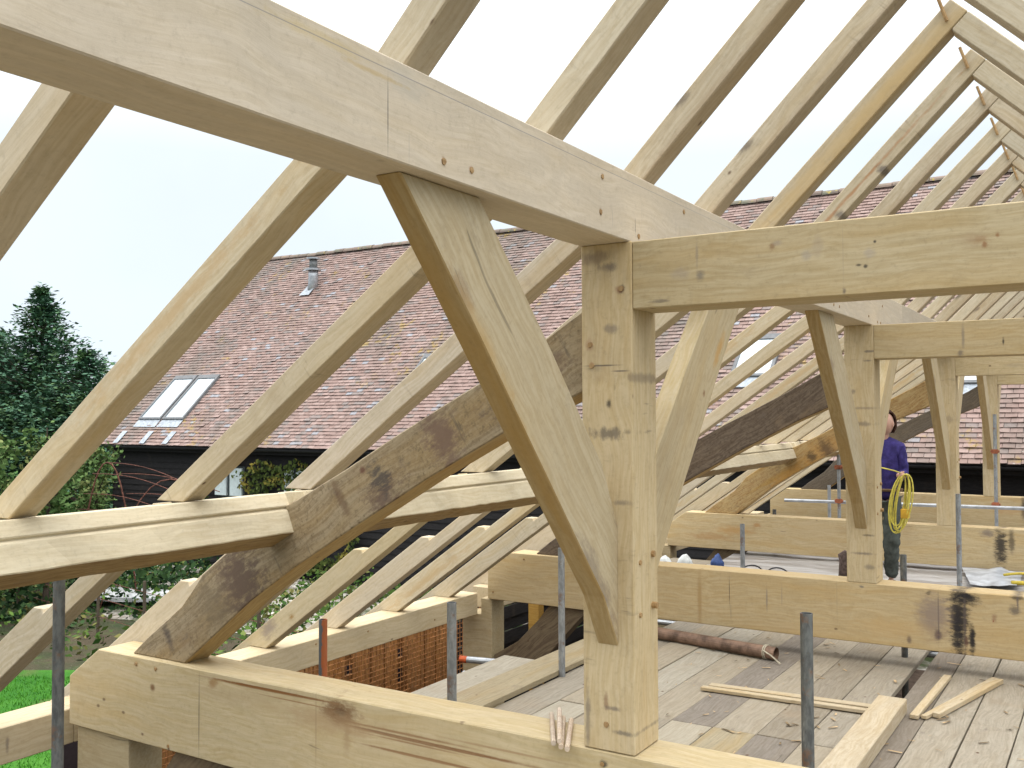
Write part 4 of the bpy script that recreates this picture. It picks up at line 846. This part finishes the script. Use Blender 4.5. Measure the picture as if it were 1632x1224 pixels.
def orange_pole():
    k = NT('orange_steel'); g = k.n('ShaderNodeTexCoord'); P = g.outputs['Object']; s = k.n('ShaderNodeSeparateXYZ'); k.l(P, s.inputs[0])
    n = k.noise(P, 28., 5., .65); m = k.map(k.math('MULTIPLY_ADD', n, .03, k.math('MULTIPLY_ADD', s.outputs[1], .53, k.math('MULTIPLY', s.outputs[0], .85))), .008, .016)
    k.l(k.mix(m, (.12, .13, .14), (.42, .13, .05)), k.b.inputs['Base Color']); k.b.inputs['Roughness'].default_value = .5; return k.m
pole(-2.32, .80, -3, .119, 'scaffold pole with flaking orange paint by the curved principal foot', mat=orange_pole())
pole(-2.23, -.90, -3, .66, 'dark scaffold pole at the far left, passing the end of the nearest tie beam', mat=DARKP)
pole(.125, 4.66, -3, .185, 'short scaffold pole top just behind the second tie beam, below the yellow cord', mat=DARKP)
pole(.217, 7.0, -3, .489, 'scaffold pole standing on the sheeting right of the person', mat=MIDP)
pole(-1.78, 6.5, -3, .132, 'scaffold pole in front of the third tie beam by the loops of wire', mat=MIDP)
pole(-2.18, 8.92, -3, .054, 'stub of dark scaffold pole behind the third tie beam', mat=DARKP)
pole(-1.85, 10.9, -3, .68, 'far scaffold pole with an orange coupler, left of the second post', mat=MIDP, parts=(.02, .50))
pole(-2.05, 11.15, -3, .22, 'thin far scaffold pole just left of the one with the coupler', mat=GALV)
pole(.057, 12.0, -3, 1.249, 'tall far scaffold pole beside the farthest post', mat=MIDP, parts=(.72, -.03))
bm = bmesh.new(); tube_bm(bm, [(0, 0, 0), (6.5, 0, .06)], .0242, 12); o = link('scaffold_rail', bm, GALV, None, Matrix.Translation((-2.66, 11.0, -.012))); tag(o, 'long level scaffold rail in front of the farthest tie beam', 'scaffold rail')
# ---- things beyond the second tie beam
k = NT('grey_sheet'); g = k.n('ShaderNodeNewGeometry'); n = k.noise(k.vm('MULTIPLY', g.outputs['Position'], (.7, 3.5, 1)), 1.6, 5., .6)
k.l(k.mix(k.map(n, .38, .64), (.22, .20, .185), (.42, .41, .40)), k.b.inputs['Base Color']); k.b.inputs['Roughness'].default_value = .38; k.b.inputs['Specular IOR Level'].default_value = .5; k.bump(n, .5, .05)
SHEET = k.m
bm = bmesh.new(); gx, gy = 34, 30; V = {}
for i in range(gx + 1):
    for j in range(gy + 1):
        u, v_ = i / gx, j / gy; x = -2.52 - .25 * v_ * 1 + u * (5.2 + .25 * v_); y = 6.05 + v_ * 6.6
        V[i, j] = bm.verts.new((x, y, -.50 + .03 * noise.noise(Vector((x * 1.3, y * 2.2, 0))) + .012 * noise.noise(Vector((x * 5, y * 6, 2)))))
for i in range(gx):
    for j in range(gy): bm.faces.new((V[i, j], V[i + 1, j], V[i + 1, j + 1], V[i, j + 1]))
tag(link('sheeting', bm, SHEET, smooth=True), 'grey plastic sheeting spread over the far deck', 'sheeting')
for j in range(10):
    x = -2.5 + j * .5
    bm = bmesh.new(); box_bm(bm, 0, 6.4, -.23, .23, 0, .038); bmesh.ops.recalc_face_normals(bm, faces=bm.faces[:])
    t = link('deck_board', bm, BRD[j % 5], None, frame((x + .25, 6.1, -.585), (0, 1, 0), (-1, 0, 0), (0, 0, 1))); tag(t, ORD[j] + ' board from the left under the grey sheeting', 'deck board', 'boards under the grey sheeting')
# roll at the end of the sheeting
bm = bmesh.new(); tube_bm(bm, [(0, 0, 0), (.02, .01, .22), (.0, 0, .30), (.03, 0, .34)], [.055, .06, .05, .02], 10); tag(link('rolled_cloth', bm, flat('roll_brown', (.12, .085, .07), .9, var=.3, nscale=25., bump=.6), None, Matrix.Translation((-.86, 6.9, -.47)), smooth=True), 'small dark rolled cloth propped at the left of the second post', 'roll')
# white bags, blue bag
def bag(name, loc, h, r, mat, label, cat, group=None, seed=1):
    rnd = random.Random(seed); bm = bmesh.new(); bmesh.ops.create_icosphere(bm, subdivisions=3, radius=1)
    for v in bm.verts:
        n = noise.noise(v.co * 2.2 + Vector((seed, 0, 0))) * .28 + noise.noise(v.co * 6 + Vector((seed, 0, 0))) * .1
        v.co = Vector((v.co.x * r * (1 + n), v.co.y * r * (1 + n), (v.co.z * .5 + .5) * h * (1 + n * .4)))
        if v.co.z > h * .75: v.co.x *= .75; v.co.y *= .75
    return tag(link(name, bm, mat, None, Matrix.Translation(loc), smooth=True), label, cat, group)
WB = flat('bag_white', (.66, .68, .66), .6, var=.12, nscale=9.)
BB = flat('bag_blue', (.05, .09, .24), .5, var=.3, nscale=9.)
bag('sack', (-2.93, 7.15, -.56), .19, .09, WB, 'left one of the two crumpled white sacks behind the second tie beam', 'sack', 'white sacks', 2)
bag('sack', (-2.72, 7.25, -.56), .21, .09, WB, 'right one of the two crumpled white sacks, next to the blue bag', 'sack', 'white sacks', 5)
bag('bag', (-2.42, 7.5, -.62), .27, .08, BB, 'blue bag between the white sacks and the orange brace', 'bag', None, 8)
# loose boards carrying those bags
board(-3.3, -2.55, 6.6, 8.3, -.56, BRD[1], label='short wide board carrying the white sacks', group='loose boards at the far deck')
# loops of wire by the pole
bm = bmesh.new()
for cx_, r1, ph in ((.0, .13, 0), (.27, .13, .6)):
    tube_bm(bm, [(cx_ + r1 * math.cos(t), .05 * math.sin(t * 2 + ph), max(.0, r1 * 1.2 * math.sin(t)) + .01) for t in [i * math.pi / 12 for i in range(13)]], .008, 6)
tag(link('wire_loop', bm, flat('black_wire', (.03, .03, .035), .5), None, Matrix.Translation((-1.72, 6.6, -.47))), 'dark wire bent into loops at the foot of a far pole', 'wire')
bm = bmesh.new(); Vv = {}
for i in range(9):
    for j in range(9):
        u, v_ = i / 8, j / 8; x = .05 + u * .62 + (1 - v_) * .22 * (1 - u); y = 7.35 + (v_) * 1.15; Vv[i, j] = bm.verts.new((x, y, -.455 + .05 * noise.noise(Vector((x * 6, y * 4, 1))) + .02))
for i in range(8):
    for j in range(8): bm.faces.new((Vv[i, j], Vv[i + 1, j], Vv[i + 1, j + 1], Vv[i, j + 1]))
tag(link('plastic_bag', bm, flat('clear_plastic', (.46, .49, .53), .3, var=.2, nscale=7., spec=.6), smooth=True), 'white translucent plastic bag lying on the grey sheeting at the right', 'plastic bag')
YEL = flat('yellow_hose', (.55, .42, .05), .5, var=.15)
bm = bmesh.new(); tube_bm(bm, [Vector((.52, 7.9, -.40)) + Vector((t * .9, .12 * math.sin(t * 6), .012 * math.sin(t * 9))) for t in [i / 24 for i in range(25)]], .014, 7)
tube_bm(bm, [Vector((.62, 7.55, -.42)) + Vector((t * .8, .06 * math.sin(t * 5), 0)) for t in [i / 14 for i in range(15)]], .022, 7)
tag(link('yellow_lead', bm, YEL, smooth=True), 'yellow lead lying beside the plastic bag at the right edge', 'cable')
bm = bmesh.new(); tube_bm(bm, [Vector(p) for p in ((1.10, 4.25, -.575), (1.09, 4.0, -.58), (1.03, 3.8, -.585), (1.04, 3.62, -.585), (1.12, 3.45, -.585), (1.25, 3.4, -.585))], .010, 7)
tag(link('yellow_lead', bm, YEL, smooth=True), 'end of a yellow lead on the deck boards at the right edge', 'cable')
# ---- rusty mesh and boarding under the wall plate
mesh_root = bpy.data.objects.new('rusty_mesh', None); COL.objects.link(mesh_root); mesh_root.location = (-4.1, .9, -1.9)
tag(mesh_root, 'rusty welded mesh sheet standing under the wall plate in front of orange boards', 'mesh sheet')
bm = bmesh.new(); y = 0
while y < 4.2: box_bm(bm, -.003, .003, y - .003, y + .003, 0, 1.22); y += .05
link('upright_wires', bm, flat('mesh_rust', (.42, .19, .07), .8, var=.3, nscale=15.), mesh_root)
bm = bmesh.new(); z = 0
while z < 1.22: box_bm(bm, .004, .010, 0, 4.2, z - .003, z + .003); z += .045
link('cross_wires', bm, bpy.data.materials['mesh_rust'], mesh_root)
hoard = bpy.data.objects.new('board_stack', None); COL.objects.link(hoard); hoard.location = (-4.5, .9, -3)
tag(hoard, 'stack of orange-brown boards with dark gaps behind the rusty mesh', 'board stack')
HB = wood('orange_boards', light=(.42, .21, .07), dark=(.20, .09, .035), dirt=.4, stain=.5, warm=.4)
rnd = random.Random(12)
y = 0
while y < 4.0:
    w = rnd.uniform(.16, .34); bm = bmesh.new(); box_bm(bm, 0, 2.28, -w, 0, -.03, .03)
    bmesh.ops.recalc_face_normals(bm, faces=bm.faces[:]); link('upright_board', bm, HB, hoard, frame((0, y, 0), (0, 0, 1), (0, 1, 0), (-1, 0, 0)) @ Matrix.Translation((0, w, 0))); y += w + rnd.choice((.02, .03, .16, .20))
for z in (1.55, 1.80, 2.0, 2.2):
    bm = bmesh.new(); box_bm(bm, 0, 4.1, -.05, .05, -.02, .02); bmesh.ops.recalc_face_normals(bm, faces=bm.faces[:]); link('rail', bm, HB, hoard, frame((-.10, 0, z), (0, 1, 0), (0, 0, 1), (1, 0, 0)))
bm = bmesh.new(); box_bm(bm, -.5, -.45, 0, 4.2, 0, 2.2); bmesh.ops.recalc_face_normals(bm, faces=bm.faces[:]); link('backing', bm, flat('backing_dark', (.03, .022, .025), .9), hoard)
# yellow-orange frame seen under the second tie beam
t = timber('orange_prop', [(-4.32, -3), (-4.18, -3), (-4.18, -.62), (-4.32, -.62)], 'XZ', 6.4, .12, wood('orange_wood', light=(.55, .33, .08), dark=(.42, .22, .05), dirt=.2), math.pi / 2 * 0, org=(-4.32, -3), amp=0)
tag(t, 'orange-yellow timber prop seen below the second tie beam', 'prop')

# ================================================================== person
from mathutils import Quaternion
def skin_mesh(name, nodes, edges, mat, parent, lvl=2, root=0):
    me = bpy.data.meshes.new(name); me.from_pydata([n[0] for n in nodes], edges, []); me.materials.append(mat)
    o = bpy.data.objects.new(name, me); COL.objects.link(o); o.parent = parent
    sk = o.modifiers.new('skin', 'SKIN'); sk.use_smooth_shade = True
    for i, nd in enumerate(nodes):
        r = nd[1]; me.skin_vertices[0].data[i].radius = r if isinstance(r, tuple) else (r, r); me.skin_vertices[0].data[i].use_root = (i == root)
    ss = o.modifiers.new('sub', 'SUBSURF'); ss.levels = lvl; ss.render_levels = lvl
    if name in ('sweatshirt', 'trousers'):
        tx = bpy.data.textures.get('folds') or bpy.data.textures.new('folds', 'CLOUDS'); tx.noise_scale = .07
        ss.levels = ss.render_levels = 3; dm = o.modifiers.new('folds', 'DISPLACE'); dm.texture = tx; dm.strength = .035; dm.mid_level = .5; dm.texture_coords = 'LOCAL'
    return o
SKIN = flat('skin', (.55, .33, .25), .55, var=.05); SWEAT = flat('sweatshirt_purple', (.042, .032, .15), .9, var=.18, nscale=20., bump=.4)
TROU = flat('trousers_grey', (.075, .085, .075), .9, var=.2, nscale=16., bump=.4); HAIR = flat('hair_brown', (.07, .03, .018), .8, var=.3, nscale=60., bump=.5); BOOT = flat('boot', (.04, .025, .02), .6)
px, py, pz = -.425, 6.78, -.475
pn = bpy.data.objects.new('person', None); COL.objects.link(pn); pn.location = (px, py, pz); pn.rotation_euler = (0, 0, math.radians(-6))
tag(pn, 'person in purple sweatshirt and grey trousers holding a yellow cord beside the second post', 'person')
# the figure faces the camera (-Y); x+ is the viewer's right
hs = 1.0
body_n = [((0, 0, .95), .12), ((0, .0, 1.12), .12), ((0, .01, 1.32), .14), ((0, .01, 1.44), .075), ((0, 0, 1.52), .05), ((0, -.015, 1.60), .070), ((0, -.01, 1.70), .085), ((0, 0, 1.76), .06),
          ((.075, 0, .86), .085), ((.085, -.07, .50), .058), ((.02, .12, .10), .04), ((.02, .07, .05), .03), ((-.10, 0, .88), .085), ((-.11, -.03, .48), .058), ((-.12, .02, .10), .04), ((-.12, -.12, .04), .035),
          ((.145, .01, 1.40), .06), ((.185, .0, 1.15), .045), ((.20, -.20, 1.17 - .02), .034), ((-.19, .01, 1.38), .06), ((-.26, -.02, 1.14), .045), ((-.08, -.22, 1.16), .034)]
body_e = [(0, 1), (1, 2), (2, 3), (3, 4), (4, 5), (5, 6), (6, 7), (0, 8), (8, 9), (9, 10), (10, 11), (0, 12), (12, 13), (13, 14), (14, 15), (2, 16), (16, 17), (17, 18), (2, 19), (19, 20), (20, 21)]
# hands: palm with four fingers and a thumb curled on the cord
for i_ in list(range(0, 4)) + list(range(8, 22)): body_n[i_] = (body_n[i_][0], body_n[i_][1] * (.62 if i_ not in (18, 21) else .9))
def hand(w, d_, side, idx):
    base = len(body_n); w = Vector(w); d_ = Vector(d_).normalized()
    body_n.append((tuple(w + d_ * .05), (.026, .018))); body_e.append((idx, base))
    dn = Vector((0, 0, -1)); ac = d_.cross(dn).normalized()
    for j in range(4):
        b = w + d_ * .085 + dn * (.012 * (j - 1.5)); L = (.030, .036, .034, .026)[j]
        n1 = len(body_n); body_n.append((tuple(b + ac * side * .004), .0095)); body_n.append((tuple(b + d_ * L + ac * side * .012), .009)); body_n.append((tuple(b + d_ * (L * .8) + ac * side * .04), .0075))
        body_e.append((base, n1)); body_e.append((n1, n1 + 1)); body_e.append((n1 + 1, n1 + 2))
    n1 = len(body_n); body_n.append((tuple(w + d_ * .05 - dn * .03 + ac * side * .02), .010)); body_n.append((tuple(w + d_ * .085 - dn * .035 + ac * side * .04), .008)); body_e.append((base, n1)); body_e.append((n1, n1 + 1))
hand((.20, -.20, 1.15), (.35, -.85, .1), 1, 18); hand((-.08, -.22, 1.16), (.9, -.35, .05), -1, 21)
skin_mesh('body', body_n, body_e, SKIN, pn)
skin_mesh('sweatshirt', [((0, 0, .87), (.155, .12)), ((0, 0, 1.05), (.17, .13)), ((0, .01, 1.25), (.185, .135)), ((0, .01, 1.43), (.15, .105)), ((0, .01, 1.53), (.072, .072)),
     ((.145, .01, 1.40), .078), ((.185, .0, 1.15), .056), ((.20, -.17, 1.155), .045), ((-.20, .01, 1.38), .085), ((-.28, -.02, 1.13), .068), ((-.11, -.20, 1.155), .05)],
    [(0, 1), (1, 2), (2, 3), (3, 4), (3, 5), (5, 6), (6, 7), (3, 8), (8, 9), (9, 10)], SWEAT, pn)
skin_mesh('trousers', [((0, 0, 1.0), (.14, .105)), ((.075, 0, .84), .10), ((.085, -.07, .50), .080), ((.02, .12, .12), .062), ((-.095, 0, .84), .105), ((-.115, -.03, .48), .085), ((-.12, .02, .12), .065)],
    [(0, 1), (1, 2), (2, 3), (0, 4), (4, 5), (5, 6)], TROU, pn)
for sx_, yy in ((.02, .11), (-.12, 0)):
    skin_mesh('boot', [((sx_, yy + .03, .10), .055), ((sx_, yy + .02, .045), .05), ((sx_, yy - .09, .04), .045), ((sx_, yy - .16, .03), .035)], [(0, 1), (1, 2), (2, 3)], BOOT, pn, 1)
# face and hair
bm = bmesh.new(); bmesh.ops.create_icosphere(bm, subdivisions=3, radius=1)
for v in bm.verts:
    x, y, z = v.co; w = 1 - .22 * max(0, -z) ** 1.5
    v.co = Vector((x * .078 * w, y * .098 * (w if y < 0 else 1) , z * .118))
for v in bm.verts:   # nose, brow, sockets, chin
    x, y, z = v.co
    if y < 0:
        v.co.y -= .020 * math.exp(-((x / .012) ** 2 + ((z + .012) / .022) ** 2)); v.co.y += .010 * (math.exp(-(((x - .03) / .015) ** 2 + ((z - .012) / .013) ** 2)) + math.exp(-(((x + .03) / .015) ** 2 + ((z - .012) / .013) ** 2)))
        v.co.y -= .006 * math.exp(-((x / .02) ** 2 + ((z + .058) / .012) ** 2)); v.co.y -= .008 * math.exp(-((x / .022) ** 2 + ((z + .095) / .016) ** 2))
HR = Matrix.Rotation(math.radians(-8), 4, 'Z')
hd = link('face', bm, SKIN, pn, Matrix.Translation((.025, -.02, 1.65)) @ HR, smooth=True)
DK = flat('eye_dark', (.02, .015, .012), .3); LIP = flat('lip', (.42, .16, .14), .5)
for s in (-.030, .030):
    bm = bmesh.new(); bmesh.ops.create_uvsphere(bm, u_segments=10, v_segments=8, radius=.0105); link('eye', bm, DK, hd, Matrix.Translation((s, -.082, .012)))
    bm = bmesh.new(); bmesh.ops.create_uvsphere(bm, u_segments=8, v_segments=8, radius=1)
    for v in bm.verts: v.co = Vector((v.co.x * .010, v.co.y * .02, v.co.z * .03))
    link('ear', bm, SKIN, hd, Matrix.Translation((s * 2.6, .0, -.005)))
bm = bmesh.new(); bmesh.ops.create_uvsphere(bm, u_segments=10, v_segments=8, radius=1)
for v in bm.verts: v.co = Vector((v.co.x * .022, v.co.y * .008, v.co.z * .006))
link('mouth', bm, LIP, hd, Matrix.Translation((0, -.098, -.058)))
bm = bmesh.new(); bmesh.ops.create_icosphere(bm, subdivisions=3, radius=1)
dele = [v for v in bm.verts if (v.co.y < -.12 and v.co.z < .55) or v.co.z < -.75]
bmesh.ops.delete(bm, geom=dele, context='VERTS')
for v in bm.verts:
    n = 1 + .09 * noise.noise(v.co * 5); v.co = Vector((v.co.x * .088 * n, v.co.y * .112 * n, v.co.z * .132 * n + .008))
hr = link('hair', bm, HAIR, pn, Matrix.Translation((.025, .0, 1.65)) @ HR, smooth=True)
md = hr.modifiers.new('solid', 'SOLIDIFY'); md.thickness = .012; md.offset = 1
# tool belt
bm = bmesh.new(); tube_bm(bm, [(.165 * math.cos(t), .125 * math.sin(t), .0) for t in [i * math.pi / 10 for i in range(20)]], .016, 6, closed=True); link('belt', bm, flat('belt', (.16, .10, .05), .7), pn, Matrix.Translation((0, 0, 1.0)))
# yellow cord: hank hanging from the hand, a length across to the other hand
YC = flat('cord_yellow', (.60, .52, .10), .7, var=.12, nscale=30.)
rp = bpy.data.objects.new('extension_lead', None); COL.objects.link(rp); rp.location = (-.17, 6.47, .70)
tag(rp, 'bright yellow coiled extension cord hanging from the hand of the person', 'cord')
bm = bmesh.new(); rnd = random.Random(6)
for j in range(7):
    w = rnd.uniform(.04, .10); h = rnd.uniform(.42, .60); ox = rnd.uniform(-.05, .02); oy = rnd.uniform(-.03, .03)
    tube_bm(bm, [(ox + w * math.sin(t) - .04 * (1 - math.cos(t)) , oy + .02 * math.cos(t * 2 + j), -h * (1 - math.cos(t)) / 2) for t in [i * math.pi / 12 for i in range(24)]], .0065, 6, closed=True)
tube_bm(bm, [(-.02, 0, 0), (-.10, -.02, .03), (-.22, .0, .055), (-.27, .02, .06)], .0065, 6)
link('cord_loops', bm, YC, rp, smooth=True)
bm = bmesh.new(); box_bm(bm, -.045, .03, -.035, .035, -.42, -.33); bmesh.ops.recalc_face_normals(bm, faces=bm.faces[:]); o = link('socket', bm, flat('socket_yellow', (.62, .36, .04), .5), rp); md = o.modifiers.new('bevel', 'BEVEL'); md.width = .008; md.segments = 2

bs = bpy.data.objects.new('boarded_screen', None); COL.objects.link(bs); bs.location = (-4.6, 4.9, -3); tag(bs, 'black boarded screen standing below the wall plate beyond the second tie beam', 'screen')
for j in range(15):
    bm = bmesh.new(); box_bm(bm, 0, 4.4, -.012, .012, 0, .14); bmesh.ops.recalc_face_normals(bm, faces=bm.faces[:]); link('board', bm, BLACKW, bs, frame((0.02 * (j % 2), 0, j * .145), (0, 1, 0), (-1, 0, 0), (0, 0, 1)))
